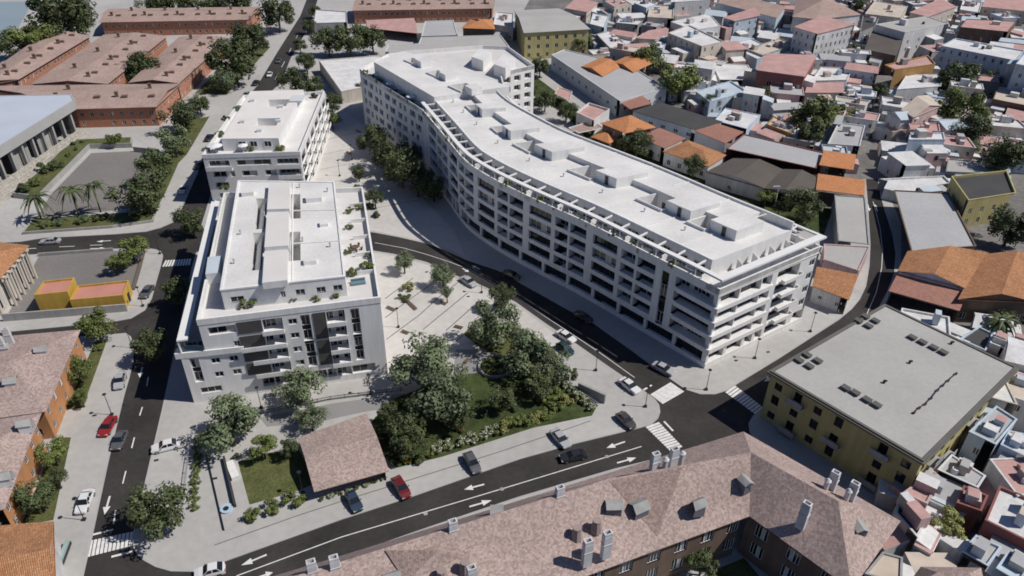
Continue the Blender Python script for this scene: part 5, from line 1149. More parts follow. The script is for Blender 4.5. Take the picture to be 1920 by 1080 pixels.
def clutter(t_, W, z, rt, big=True):
    n = len(W)
    if rt == 'flat' and z > 4:
        for k in range(RN.choice((1, 2, 2, 3))):
            p = W[0].lerp(W[1], RN.uniform(.2, .8)).lerp(W[3 % n].lerp(W[2], RN.uniform(.3, .7)), RN.uniform(.25, .75))
            b = MB(); a_ = math.atan2((W[1]-W[0]).y, (W[1]-W[0]).x)
            b.box((p.x, p.y, z-.2), RN.uniform(1.0, 3.2), RN.uniform(1.0, 2.6), RN.uniform(.8, 2.4), a_, 0, 1); b.build('roof_hut', [WALLS[RN.choice(WN)], ROOFS[RN.choice(RL)]], t_)
        if RN.random() < .5:
            p = W[0].lerp(W[2], RN.uniform(.25, .75)); b = MB(); b.tube(V(p.x, p.y, z-.2), V(p.x, p.y, z+.8), .55, .5, 9); b.build('water_tank', [RN.choice((darkroof, white, MATS['pale_blue_sheet']))], t_)
    for i in range(n):
        A, B = W[i], W[(i+1) % n]; L = (B-A).length; d = (B-A)/L; nn = Vector((d.y, -d.x))
        if L < 4: continue
        for k in range(RN.choice((1, 1, 2)) if big else RN.choice((0, 1))):
            wd = RN.uniform(3, min(7.5, L)); dp = RN.uniform(2.2, 5.5); h = RN.uniform(2.4, max(3.2, z*.75)); s_ = RN.uniform(wd/2, max(wd/2+.1, L-wd/2)); c = A+d*s_+nn*(dp/2+.02)
            if not clear(c, 7.5) or any((c-q).length < r*.8 for q, r in FOOT if (q-sum(W, Vector((0, 0)))/n).length > .5): continue
            b = MB(); a_ = math.atan2(d.y, d.x); pl = [c-d*wd/2-nn*dp/2, c-d*wd/2+nn*dp/2, c+d*wd/2+nn*dp/2, c+d*wd/2-nn*dp/2]
            pl = ccw(pl); sl = RN.choice((0, 0, .5, .9)); zs = [h+(sl if (p-(A+d*s_)).dot(nn) < dp/2 else 0) for p in pl]
            for q in range(4): u, v = q, (q+1) % 4; b.face([V(*pl[u], 0), V(*pl[v], 0), V(*pl[v], zs[v]), V(*pl[u], zs[u])], 0)
            b.face([V(*pl[q], zs[q]) for q in range(4)], 1)
            if RN.random() < .6 and h > 2.6:
                m = c+nn*(dp/2+.03); b.bar(m-d*.5, m+d*.5, .05, .9 if h < 4.5 else h-2.2, min(h-.3, 2.3) if h < 4.5 else h-.8, 2)
            b.build('annex', [WALLS[RN.choice(WN)], ROOFS[RN.choice(RL)], inner], t_)
for lab, q, z, wl_, rf, rt, rh, wn in H:
    t_, W = bld('town_house', lab, 'house', q, z, wl_, rf, rt, rh, .3, wn, None, par=RN.choice((.1, .2, .35)))
    clutter(t_, W, z, rt)
# smaller houses filling the quarter between the named ones
LM = [('the red walled house', 1475, 122), ('the pyramid roofed hall', 1548, 16), ('the bright pink sloping roof', 1393, 30), ('the long grey warehouse', 1140, 140), ('the long dark roofed shed', 1265, 222), ('the teal roofed house', 1352, 172), ('the pink gabled house', 1728, 205), ('the ochre walled house', 1708, 118),
      ('the tall street-top house', 1710, 46), ('the long blue building', 1845, 95), ('the blue tiered house', 1736, 275), ('the red walled flat roof', 1455, 285), ('the yellow apartment block', 1040, 40), ('the wide cream house', 1240, 22), ('the tall bright sided house', 1545, 52), ('the faded pink roof', 1225, 64), ('the bright cornered cream house', 1305, 72),
      ('the dark brown street roof', 1655, 85), ('the top right corner house', 1888, 8), ('the big orange double hall', 1800, 520), ('the dark roofed yellow house', 1850, 350), ('the large maroon walled house', 1900, 960), ('the flat salmon roof', 1822, 935), ('the pale blue house by the yellow block', 1862, 800)]
used = set(); nf = 0
cn = {'white': 'white', 'cream': 'cream', 'pink': 'pink', 'blue': 'pale blue', 'grey': 'grey'}; rn_ = {'g': 'grey', 'w': 'white', 'p': 'pink', 'c': 'cream', 'g2': 'pale grey', 'r': 'dull red', 'lb': 'pale blue'}
for tr_ in range(5200):
    if nf >= 130: break
    zone = RN.random()
    px, py = (RN.uniform(1105, 1915), RN.uniform(-6, 330)) if zone < .86 else (RN.uniform(1690, 1930), RN.uniform(600, 1060))
    if zone < .86 and py > 95+(px-1105)*.42 and px < 1560: continue
    c = P(px, py, 3).to_2d(); L_, D_ = RN.uniform(6, 12), RN.uniform(5.5, 9); r = (L_*D_/math.pi)**.5
    if not clear(c, 5.5+r) or any((c-q).length < (r+r2)*.88 for q, r2 in FOOT): continue
    wk, rk = RN.choice(WN), RN.choice(RL); lab = None
    for nm_, lx, ly in sorted(LM, key=lambda q: (q[1]-px)**2+(2*(q[2]-py))**2)[:3]:
        dx, dy = px-lx, (py-ly)*1.6; rel = ('right of' if dx > 0 else 'left of') if abs(dx) > abs(dy) else ('in front of' if dy > 0 else 'behind')
        q_ = 'small %s house with a %s roof %s %s' % (cn[wk], rn_[rk], rel, nm_)
        if q_ not in used: lab = q_; break
    if not lab or len(lab.split()) > 16: continue
    used.add(lab); nf += 1; z = RN.choice((3.4, 4.2, 5, 6, 6.5, 8)); a_ = RN.choice((-.35, -.5, -.25, .2))+(0 if zone < .86 else -.1)
    d = Vector((math.cos(a_), math.sin(a_))); n_ = Vector((-d.y, d.x)); q = [c-d*L_/2-n_*D_/2, c+d*L_/2-n_*D_/2, c+d*L_/2+n_*D_/2, c-d*L_/2+n_*D_/2]
    q = [p+Vector((RN.uniform(-.6, .6), RN.uniform(-.6, .6))) for p in q]
    rt = RN.choice(('flat', 'flat', 'flat', 'shed', 'gable')); t_, W = bld('town_house', lab, 'house', None, z, wk, rk, rt, RN.uniform(.6, 1.4), .25, (.9, 1.3, 2.9, 2.6, 1.0), None, world=q, par=RN.choice((.08, .2, .3)))
    clutter(t_, W, z, rt, False)
# ================================================================== trees and shrubs
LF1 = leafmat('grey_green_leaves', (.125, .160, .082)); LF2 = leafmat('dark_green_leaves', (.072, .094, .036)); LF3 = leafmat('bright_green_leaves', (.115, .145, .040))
LF4 = leafmat('yellow_green_leaves', (.22, .23, .075)); FLW = mat('white_flowers', (.58, .57, .50), .8, .1, 3); FLY = mat('yellow_flowers', (.60, .34, .03), .8, .1, 3); FLR = mat('red_flowers', (.40, .06, .05), .8, .1, 3)
def leafmesh(name, mats, n=1900, blobs=14, lsz=.085, flat=.8, seed=1, frac=0.0, lift=0.0):
    r = random.Random(seed); vs = []; fs = []; ms = []
    B = []
    for k in range(blobs):
        while True:
            p = Vector((r.uniform(-1, 1), r.uniform(-1, 1), r.uniform(-.8, 1)))
            if p.length < 1: break
        p = p*.74; B.append((Vector((p.x, p.y, p.z*flat+lift)), r.uniform(.2, .4)))
    for i in range(n):
        c, R_ = B[r.randrange(blobs)]
        d = Vector((r.gauss(0, 1), r.gauss(0, 1), r.gauss(0, 1)+.25)).normalized()
        p = c+d*R_*(r.random()**.35); nn = (d+Vector((r.uniform(-.7, .7), r.uniform(-.7, .7), r.uniform(-.2, .8)))).normalized()
        u = nn.orthogonal().normalized(); u.rotate(Matrix.Rotation(r.uniform(0, 6.28), 3, nn)); v = nn.cross(u); s = lsz*r.uniform(.6, 1.35)
        j = len(vs); vs += [p-u*s-v*s*.25, p+v*s*.55-u*s*.1, p+u*s+v*s*.15, p-v*s*.6+u*s*.15]; fs.append((j, j+1, j+2, j+3)); ms.append(1 if (frac and d.z > -.1 and r.random() < frac) else 0)
    me = bpy.data.meshes.new(name); me.from_pydata([tuple(q) for q in vs], [], fs)
    for m in mats: me.materials.append(m)
    me.polygons.foreach_set('material_index', ms); me.update(); return me
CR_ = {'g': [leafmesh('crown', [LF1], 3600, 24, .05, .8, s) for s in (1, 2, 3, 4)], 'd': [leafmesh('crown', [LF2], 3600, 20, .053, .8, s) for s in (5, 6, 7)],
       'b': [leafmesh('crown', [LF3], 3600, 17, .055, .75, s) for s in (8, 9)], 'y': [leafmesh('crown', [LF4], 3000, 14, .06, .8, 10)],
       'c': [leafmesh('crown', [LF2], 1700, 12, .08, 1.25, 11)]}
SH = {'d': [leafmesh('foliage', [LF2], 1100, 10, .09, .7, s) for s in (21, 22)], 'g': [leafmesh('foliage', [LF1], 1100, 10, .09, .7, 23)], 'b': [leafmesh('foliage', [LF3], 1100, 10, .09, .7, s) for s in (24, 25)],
      'w': [leafmesh('foliage', [LF3, FLW], 1200, 10, .085, .7, s, .28) for s in (26, 27)], 'y': [leafmesh('foliage', [LF3, FLY], 700, 9, .12, .7, 28, .35)], 'r': [leafmesh('foliage', [LF2, FLR], 700, 9, .12, .7, 29, .35)],
      'l': [leafmesh('foliage', [LF4], 700, 9, .12, .8, 30)]}
def trunkmesh(seed):
    r = random.Random(seed); b = MB(); b.tube((0, 0, 0), (.01, .02, .5), .05, .036, 7)
    for k in range(5):
        a = k*1.26+r.uniform(-.3, .3); z0 = r.uniform(.34, .5); q = V(math.cos(a)*.16, math.sin(a)*.16, z0+.2)
        b.tube((.01*z0*2, .02*z0*2, z0), q, .026, .016, 5); b.tube(q, q+V(math.cos(a+.4)*.16, math.sin(a+.4)*.16, .2), .016, .007, 4)
    o = b.build('trunk', [bark]); me = o.data; bpy.data.objects.remove(o); return me
TRK = [trunkmesh(s) for s in (1, 2, 3)]
TN = [0]
def tree(label, cx, cy, rp, kind='g', group=None, sq=1.0, zc=None, gz=.1, name='tree'):
    z = zc or 5
    for _ in range(3):
        p = P(cx, cy, z); r = rp*depth(p)/F_PX
        if zc is None: z = gz+max(r*.75+1.6, r*1.15)
    p = P(cx, cy, z); t_ = thing(name, label, 'tree', (p.x, p.y, gz), group); TN[0] += 1; r *= 1.32 if cx < 640 and cy < 480 else 1.24
    h = z-gz+r*.35
    inst(TRK[TN[0] % 3], 'trunk', t_, (0, 0, 0), RN.uniform(0, 6), (h*.9, h*.9, h))
    L = CR_[kind]; inst(L[TN[0] % len(L)], 'crown', t_, (0, 0, z-gz), RN.uniform(0, 6.28), (r*sq, r*sq, r*.92))
    return t_
def shrub(label, cx, cy, rp, kind='d', group=None, gz=.12, name='shrub', cat='shrub', hz=.8):
    z = gz+1
    for _ in range(2): p = P(cx, cy, z); r = rp*depth(p)/F_PX; z = gz+r*.55
    p = P(cx, cy, z); L = SH[kind]; r *= 1.1
    o = inst(L[RN.randrange(len(L))], name, None, (p.x, p.y, gz+r*.5), RN.uniform(0, 6.28), (r, r, r*hz)); tag(o, label, cat, group); return o
g1 = 'trees of the garden and plaza'
for a in [('broad grey-green tree at the left of the garden, nearest the white block', 792, 672, 60, 'g', g1, 1.05), ('large grey-green tree over the middle of the garden path', 838, 742, 62, 'g', g1), ('tall leafy tree at the upper end of the garden, beside the plaza lines', 928, 605, 50, 'g', g1, .95),
          ('small dark tree peeping over the tall leafy plaza tree', 940, 556, 26, 'd', g1), ('wide tree beside the ring planter, right of the path', 985, 655, 50, 'g', g1), ('tree at the right end of the garden next to the teal car', 1042, 690, 36, 'g', g1), ('low dark tree between the ring planter and the lawn edge', 1010, 722, 28, 'd', g1),
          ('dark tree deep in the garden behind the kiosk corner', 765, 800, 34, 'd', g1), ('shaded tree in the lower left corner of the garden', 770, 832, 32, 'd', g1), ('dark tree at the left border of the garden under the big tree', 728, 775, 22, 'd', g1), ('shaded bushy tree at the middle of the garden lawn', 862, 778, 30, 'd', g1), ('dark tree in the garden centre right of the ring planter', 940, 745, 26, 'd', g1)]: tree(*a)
g2 = 'trees in front of the white block'
for a in [('broad tree at the front left corner of the white block, over the ramp', 426, 786, 60, 'g', g2), ('tree in front of the middle balconies of the white block', 556, 722, 44, 'g', g2), ('small grey-green tree behind the brown pavilion roof', 582, 778, 28, 'g', g2), ('bushy dark green tree at the top edge of the square lawn', 492, 834, 25, 'b', g2), ('dark bushy tree between the lawn and the pavilion', 540, 838, 18, 'd', g2),
          ('large dark tree beside the lower zebra crossing of the left street', 288, 960, 56, 'd', 'trees on the left street'), ('tree leaning over the left street above the down arrow', 282, 648, 34, 'd', 'trees on the left street'), ('shaded tree beside the left street under the white canopy', 330, 545, 28, 'd', 'trees on the left street'), ('shaded tree on the corner at the upper left of the white block', 357, 412, 27, 'd', 'trees on the left street'),
          ('small tree at the street corner of the gravel lot', 246, 466, 27, 'b', None), ('short tree inside the gravel lot with its shadow on the gravel', 222, 488, 21, 'b', None), ('tree overhanging the lane below the gravel lot wall', 178, 604, 33, 'b', None),
          ('tree on the grass strip beside the large brown roofed house', 146, 690, 28, 'b', None), ('smaller tree at the lower end of the same grass strip', 150, 742, 15, 'b', None), ('tree at the top of the lower grass strip by the second brown roof', 98, 845, 28, 'b', None), ('dark tree at the bottom of the lower grass strip by the corner orange roof', 62, 932, 36, 'd', None), ('small tree between the two larger trees of the lower grass strip', 104, 892, 20, 'd', None)]: tree(*a)
g3 = 'trees by the sunken lot'
for a in [('wide dark tree at the lower right corner of the sunken lot', 258, 362, 42, 'd', g3), ('tall tree on the right edge of the sunken lot', 292, 312, 34, 'd', g3), ('rounded tree on the grass strip beside the sunken lot ramp', 325, 262, 31, 'g', g3), ('dark tree below the corner of the nearest brick terrace', 335, 215, 30, 'd', g3), ('tree right of the brick terrace corner, next to the low wall', 373, 196, 20, 'd', g3)]: tree(*a)
g4 = 'trees around the brick terraces'
for a in [('courtyard tree between the middle and right brick terraces', 262, 124, 27, 'd', g4, 1.2), ('left half of the courtyard greenery between the brick terraces', 232, 132, 18, 'd', g4), ('large round tree on the verge right of the brick terraces', 436, 108, 45, 'd', g4), ('smaller light tree on the verge below the large round tree', 413, 148, 24, 'g', g4), ('dark tree near the right end of the long brick terrace', 470, 68, 32, 'd', g4), ('tall dark tree by the far road at the top edge', 520, 24, 32, 'd', g4),
          ('huge dark tree in the top left corner beside the pale water', 104, 26, 52, 'd', g4), ('second dark tree of the top left clump, right side', 140, 36, 30, 'd', g4), ('light green tree below the huge top left tree', 56, 66, 34, 'b', g4), ('dark tree at the left edge above the leftmost brick terrace', 14, 82, 26, 'd', g4),
          ('left tree behind the long brick terrace at the top edge', 284, 5, 25, 'd', g4), ('second tree from the left behind the long brick terrace', 322, 4, 24, 'd', g4), ('middle tree behind the long brick terrace at the top edge', 362, 3, 26, 'd', g4), ('fourth tree from the left behind the long brick terrace', 405, 3, 24, 'd', g4), ('right tree behind the long brick terrace at the top edge', 448, 4, 25, 'd', g4)]: tree(*a)
g5 = 'trees at the far road and wing'
for a in [('left tree of the clump above the white flat roofed shed', 615, 76, 27, 'd', g5), ('middle tree of the clump above the white flat roofed shed', 655, 72, 32, 'd', g5), ('right tree of the clump above the white flat roofed shed', 698, 72, 27, 'd', g5), ('tree behind the smaller white block roof', 552, 150, 27, 'd', g5), ('tree right behind the roof corner of the smaller white block', 588, 160, 18, 'd', g5), ('small tree beside the far road above the smaller white block', 574, 116, 18, 'd', g5), ('small tree on the right of the far road', 562, 84, 13, 'd', g5), ('far road tree near the small white sheds', 578, 48, 13, 'd', g5), ('smallest far road tree at the top edge', 590, 20, 11, 'd', g5),
          ('tree at the upper right corner of the smaller white block', 622, 192, 18, 'd', g5), ('low tree beside the right balconies of the smaller white block', 622, 222, 15, 'b', g5), ('tree at the far left end of the long white block', 676, 165, 12, 'd', g5)]: tree(*a)
g6 = 'shaded trees along the long white block'
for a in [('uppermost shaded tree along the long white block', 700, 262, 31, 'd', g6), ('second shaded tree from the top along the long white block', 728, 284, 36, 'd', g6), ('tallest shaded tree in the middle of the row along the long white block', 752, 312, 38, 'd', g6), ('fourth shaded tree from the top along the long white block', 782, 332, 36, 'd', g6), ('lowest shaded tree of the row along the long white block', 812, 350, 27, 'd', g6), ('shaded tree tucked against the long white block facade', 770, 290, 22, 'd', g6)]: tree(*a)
for a in [('thin plaza tree by the curved street', 757, 488, 21, 'g', None), ('plaza tree next to the pale grey parked car', 830, 512, 25, 'g', None), ('lower crowned small tree beside the plaza tree by the pale grey car', 838, 548, 13, 'g', None), ('small tree on the upper plaza right of the white terraces', 702, 368, 18, 'd', None), ('tiny tree at the upper plaza edge', 672, 322, 13, 'd', None)]: tree(*a)
g7 = 'trees behind the long white block'
for a in [('leftmost tree behind the long white block wing', 990, 165, 20, 'd', g7), ('tree just right of the far wing end', 1022, 188, 19, 'd', g7), ('rounded dark tree between the low pinkish annexes', 1062, 208, 20, 'd', g7), ('tree at the left end of the long grey warehouse', 1012, 124, 20, 'd', g7), ('tree in front of the hip roofed house', 1196, 268, 27, 'd', g7), ('smaller tree below the hip roofed house', 1170, 266, 15, 'd', g7), ('tree in front of the bright orange hip roof', 1302, 310, 22, 'd', g7), ('large round tree at the car park end near the tall white lamp', 1512, 384, 37, 'd', g7), ('small tree below the brown gable roofs', 1438, 366, 16, 'b', g7), ('dark shrubby tree left of the tall white lamp', 1462, 388, 14, 'd', g7)]: tree(*a)
g8 = 'trees of the old town'
for a in [('large tree right of the orange tile gables', 1278, 146, 40, 'b', g8), ('tree left of the large tree by the orange gables', 1216, 104, 29, 'b', g8), ('tree covering the right end of the yellow apartment block', 1084, 74, 23, 'b', g8), ('tree below the red house', 1428, 178, 18, 'd', g8), ('small tree in front of the teal roof', 1332, 192, 17, 'd', g8), ('wide tree left of the town street', 1530, 214, 42, 'b', g8), ('right half of the greenery left of the town street', 1580, 214, 28, 'b', g8), ('low tree under the wide tree left of the town street', 1520, 250, 26, 'd', g8),
          ('upper tree right of the pink gabled house', 1800, 145, 36, 'd', g8), ('large tree right of the pink gabled house', 1808, 200, 44, 'b', g8), ('lower tree beside the pale blue tiered house', 1820, 240, 34, 'd', g8), ('dark tree at the right edge below the pink roof', 1888, 292, 42, 'd', g8), ('light tree above the low grey walled shed', 1822, 276, 20, 'g', g8), ('dark tree over the yellow house at the right edge', 1900, 420, 42, 'd', g8), ('dark tree in the shade at the top of the town street', 1608, 100, 20, 'd', g8), ('tree behind the dark brown street roof', 1660, 40, 15, 'd', g8), ('tree between the long blue building and the pink gabled house', 1765, 160, 18, 'd', g8), ('tree behind the faded pink roof at the top', 1180, 48, 14, 'd', g8), ('tree in the yard left of the ochre wall', 1648, 170, 17, 'd', g8), ('tree above the cream terrace at the right edge', 1858, 148, 18, 'd', g8), ('tree between the red house and the tall bright sided house', 1550, 118, 15, 'd', g8), ('tree at the upper right edge by the tall plain blue house', 1880, 132, 16, 'd', g8), ('top edge tree right of the pyramid roofed hall', 1612, 8, 14, 'd', g8),
          ('pale yellow-green tree in the lower right corner', 1784, 986, 33, 'y', g8), ('thin pale tree in the dark gap at the right edge', 1886, 862, 15, 'y', g8), ('small tree at the right edge beside the yellow block roof corner', 1915, 722, 16, 'b', g8), ('dark tree behind the orange double hall at the right edge', 1890, 600, 20, 'd', g8), ('tree in the yard inside the foreground block', 1318, 1052, 29, 'd', None)]: tree(*a)
# palms
def palmmesh():
    b = MB(); r = random.Random(5)
    for k in range(22):
        a = k*.286+r.uniform(-.15, .15); up = r.uniform(.2, .75); pr = V(0, 0, 0); d = V(math.cos(a), math.sin(a), 0); pv = None
        for i in range(1, 8):
            t = i/7; q = d*t*1.0+V(0, 0, up*t*1.1-1.15*t*t*(.75+.3*(k % 3))); w_ = .12*(1-t)+.02; s = d.cross(V(0, 0, 1)).normalized()*w_
            if pv: b.face([pr-pv+V(0, 0, -.03), q-s+V(0, 0, -.03), q, pr], 0); b.face([pr, q, q+s+V(0, 0, -.03), pr+pv+V(0, 0, -.03)], 0)
            pr, pv = q, s
    o = b.build('crown', [LF2]); me = o.data; bpy.data.objects.remove(o); return me
PM_ = palmmesh()
def palm(label, bx, by, cx, cy, r, gz=.7, lean=None):
    B = P(bx, by, gz); h = 6.0
    best = min((h_*.1 for h_ in range(30, 110)), key=lambda h_: abs((P(cx, cy, gz+h_)-B).y))
    C_ = P(cx, cy, gz+best); t_ = thing('palm_tree', label, 'palm', B, 'palms on the grass strip'); b = MB()
    q = C_-B; n = 5; pv = V(0, 0, 0)
    for i in range(1, n+1):
        t = i/n; p = V(q.x*t**1.6, q.y*t**1.6, q.z*t); b.tube(pv, p, .2-.015*i, .19-.015*i, 7); pv = p
    b.build('trunk', [bark], t_, world=False); inst(PM_, 'crown', t_, q, RN.uniform(0, 6), (r, r, r))
palm('leftmost of the three curved palms on the grass strip', 77, 410, 66, 370, 4.0); palm('middle one of the three curved palms on the grass strip', 148, 405, 132, 356, 4.0); palm('rightmost of the three curved palms on the grass strip', 189, 398, 174, 347, 3.9)
palm('shaded palm at the right edge above the white roofs', 1885, 640, 1878, 600, 4.0, .1)
# shrubs
gs = 'flowering shrubs along the garden front'
for i, (x, y) in enumerate(((822, 838), (842, 832), (862, 828), (882, 822), (902, 814), (922, 806))): shrub('white flowering shrub on the street front of the garden, number %s from the kiosk side' % ('one', 'two', 'three', 'four', 'five', 'six')[i], x, y, 15, 'w', gs)
for i, (x, y) in enumerate(((942, 800), (962, 790), (985, 786), (1005, 782), (1022, 774), (1045, 762), (1062, 752), (1040, 740), (1020, 748))): shrub('leafy %s shrub in the dense right half of the garden border' % ('first pale', 'second pale', 'third pale', 'fourth pale', 'fifth pale', 'sixth pale', 'seventh pale', 'eighth pale', 'ninth pale')[i], x, y, 17, 'l' if i % 3 == 0 else 'b', 'pale shrubs in the garden border')
for i, (x, y) in enumerate(((1050, 712), (1064, 722), (1076, 732), (1088, 742), (1098, 752), (1106, 762))): shrub('white flowering shrub beside the pale garden railing, %s from the top' % ('first', 'second', 'third', 'fourth', 'fifth', 'sixth')[i], x, y, 12, 'w', 'flowering shrubs under the garden railing')
for lab, x, y, r, k in (('yellow flowering bush in the lower left corner of the garden', 765, 865, 9, 'y'), ('red flowering bush in the front of the garden', 863, 805, 11, 'r'), ('dark bush at the bottom left corner of the garden next to the yellow flowers', 742, 858, 16, 'd'), ('dark bush right of the yellow flowers', 790, 856, 17, 'd'), ('green bush between the yellow flowers and the white flowering shrubs', 808, 846, 14, 'b'), ('dark bush on the left border of the garden', 718, 808, 14, 'd'), ('dark bush at the garden top left by the path', 740, 760, 13, 'd'), ('low bush in the middle of the garden lawn', 905, 775, 14, 'd'), ('bush in front of the ring planter', 965, 760, 14, 'd'), ('dark shrub under the right end garden trees', 1075, 700, 14, 'd'),
                        ('bush at the tip of the kidney bed below the tall plaza tree', 890, 632, 16, 'd'), ('second bush in the kidney bed under the plaza trees', 920, 650, 16, 'd'), ('low spiky plant with a yellowish top on the plaza', 766, 538, 13, 'l'), ('dark base shrub under the yellowish plaza plant', 757, 556, 13, 'd'),
                        ('left one of three round bushes at the front edge of the lawn', 474, 963, 19, 'b'), ('middle one of three round bushes at the front edge of the lawn', 509, 950, 20, 'b'), ('right and largest of three round bushes at the front edge of the lawn', 551, 936, 23, 'b'), ('bush under the broad tree at the top of the ramp', 440, 855, 9, 'd'),
                        ('light bush on the grass bank beside the sunken lot', 215, 258, 14, 'b'), ('small shrub at the upper corner of the grass bank', 136, 268, 5, 'd'), ('small shrub beside the upper corner of the grass bank', 152, 265, 4, 'd'), ('dark round bush in the middle of the grass bank', 84, 312, 14, 'd'), ('second dark bush in the middle of the grass bank', 104, 308, 12, 'd'), ('bush below the two dark bushes of the grass bank', 68, 338, 12, 'b'), ('dark bush at the lower end of the grass bank', 42, 350, 13, 'd'), ('small green shrub at the upper part of the grass bank', 128, 288, 6, 'b'), ('tiny shrub in the upper grass bank', 143, 277, 5, 'd'),
                        ('dark bush under the left palm', 80, 420, 11, 'd'), ('pale bush between the left and middle palms', 110, 416, 12, 'g'), ('bush under the middle palm', 150, 412, 11, 'd'), ('pale leafy bush between the middle and right palms', 160, 408, 12, 'g'), ('dark bush under the right palm', 190, 405, 13, 'd'), ('round dark bush at the right end of the palm strip', 288, 393, 9, 'd'), ('dark bush left of the round bush on the palm strip', 252, 404, 15, 'd'),
                        ('shrub on the verge beside the large brown roofed house', 185, 652, 10, 'b'), ('shrub on the lower left verge end', 132, 755, 10, 'b'), ('shrub in the garden left of the brick corner', 170, 628, 8, 'b'),
                        ('bush on the far left plaza edge by the benches', 676, 330, 9, 'd'), ('bush between small upper plaza trees', 690, 385, 12, 'd'), ('bush behind the terrace parapet end on the plaza', 706, 400, 11, 'd'),
                        ('dark undergrowth bush behind the long block, left', 1090, 225, 14, 'd'), ('dark undergrowth bush behind the long block, by the hip roof', 1215, 290, 15, 'd'), ('dark undergrowth bush behind the long block, by the brown gables', 1370, 350, 15, 'd'), ('dark undergrowth bush behind the long block, under the large round tree', 1500, 416, 18, 'd'), ('dark undergrowth bush in the garden of the far wing', 1010, 190, 14, 'd'), ('dark bush in the gap behind the lower right white roofs', 1862, 880, 20, 'd'), ('dark bush beside the pale yellow-green tree', 1752, 985, 18, 'd'), ('dark bush under the shaded right edge palm', 1860, 610, 20, 'd')): shrub(lab, x, y, r*(1.25 if 'bank' in lab else 1), k, None, 1.52 if 'bank' in lab else (.72 if 'palm' in lab and x < 400 else .12))
for i in range(9):
    t = i/8; shrub('clipped hedge plant in the narrow bed by the pale picket railing, %s from the top' % ('first', 'second', 'third', 'fourth', 'fifth', 'sixth', 'seventh', 'eighth', 'last')[i], 372-9*t, 822+128*t, 11, 'b', 'hedge plants by the picket railing', name='hedge_plant')
for i in range(8):
    t = i/7; shrub('small flowering plant in the bed before the pavilion eave, %s from the left' % ('first', 'second', 'third', 'fourth', 'fifth', 'sixth', 'seventh', 'eighth')[i], 604+116*t, 934-37*t, 7, 'w' if i % 2 else 'd', 'plants along the pavilion front', name='bedding_plant', cat='plant')
rp = P(929, 690, 0); b = MB(); ro_ = [(rp.x+3.3*math.cos(a), rp.y+3.3*math.sin(a)) for a in [i*.2618 for i in range(24)]]; ri_ = [(rp.x+2.9*math.cos(a), rp.y+2.9*math.sin(a)) for a in [i*.2618 for i in range(24)]]
tr = thing('ring_planter', 'round pale edged planter with low yellowish plants on the garden path', 'planter', (rp.x, rp.y, 0)); b.ring(ro_, ri_, .1, .65); b.build('rim', [concw], tr); b = MB(); b.face([V(*q, .5) for q in ri_]); b.build('soil', [gard], tr)
shrub('dark bush in the middle of the round planter', 926, 676, 14, 'd', None, .5); shrub('yellowish low plant at the left of the round planter', 920, 696, 8, 'y', None, .5); shrub('yellowish low plant at the right of the round planter', 938, 696, 8, 'l', None, .5)
# terrace plants of the white blocks
def tplant(label, x, y, z, rp_, k='b'): return shrub(label, x, y, rp_*1.3, k, 'terrace plants of the white blocks', z, 'terrace_plant', 'plant')
for lab, x, y, rp_, k in (('bushy plant cluster on the front terrace of the nearest white block', 466, 566, 14, 'b'), ('pale plant left of the cluster on the front terrace', 456, 574, 7, 'l'), ('low plant in the middle of the front terrace', 550, 562, 6, 'b'), ('small plant right of the middle of the front terrace', 592, 560, 7, 'b'), ('tall plant near the right end of the front terrace', 628, 552, 8, 'b'),
                          ('plant at the near end of the right side terrace', 660, 508, 10, 'b'), ('larger plant at the near end of the right side terrace', 688, 498, 12, 'b'), ('plant beside the table on the right side terrace', 690, 478, 7, 'g'), ('hedge plant on the middle right side terrace', 652, 470, 7, 'b'), ('plant at the middle divider of the right side terrace', 655, 425, 7, 'b'), ('plant at the upper divider of the right side terrace', 655, 394, 7, 'b'), ('plant at the top divider of the right side terrace', 672, 388, 7, 'b'), ('plant at the far end of the right side terrace', 668, 350, 7, 'g'), ('plant at the far left corner of the nearest white block roof', 421, 352, 8, 'b')): tplant(lab, x, y, 16.62, rp_, k)
for lab, x, y, rp_ in (('planting at the left end of the lower slab terrace', 336, 650, 8), ('planting at the middle of the lower slab terrace', 360, 648, 8), ('planting at the wall end of the lower slab terrace', 380, 644, 8)): tplant(lab, x, y, 10.45, rp_)
for lab, x, y, rp_, k in (('plant at the left end of the smaller white block terrace', 386, 280, 7, 'g'), ('palm-like plant in the middle of the smaller white block terrace', 470, 276, 8, 'b'), ('plant right of the palm-like plant on the smaller white block', 484, 274, 6, 'b'), ('plant cluster at the right of the smaller white block terrace', 526, 278, 8, 'l'), ('dark plant at the middle of the left terrace of the smaller white block', 425, 222, 8, 'd'), ('dark plant at the upper part of the left terrace of the smaller white block', 445, 202, 8, 'g'), ('plant at the lower left terrace of the smaller white block', 413, 250, 8, 'g'), ('pale plant at the far right terrace corner of the smaller white block', 588, 178, 7, 'd')): tplant(lab, x, y, 13.02, rp_, k)
nm = ('first', 'second', 'third', 'fourth', 'fifth', 'sixth', 'seventh', 'eighth', 'ninth', 'tenth', 'eleventh', 'twelfth')
nm += tuple(q+'teenth' for q in ('thir', 'four', 'fif', 'six', 'seven', 'eigh', 'nine'))+('twentieth',)+tuple('twenty-'+q for q in nm[:9])
for i in range(29):  # terrace plants, added to and enlarged to break up sunlight under the pergola beam
    s_ = 3+i*(LF-6)/28.6; p = CF(s_)-NF(s_)*.85; k_ = 'bdgbd'[i % 5]; L = SH[k_]; r_ = RN.uniform(.6, 1.15)
    o = inst(L[0], 'terrace_plant', None, (p.x, p.y, TF+.03+r_*.9), RN.uniform(0, 6), (r_*1.25, r_, r_*1.35)); tag(o, '%s planter shrub from the far end along the terrace edge of the long white block' % nm[i], 'plant', 'planter shrubs on the long terrace')
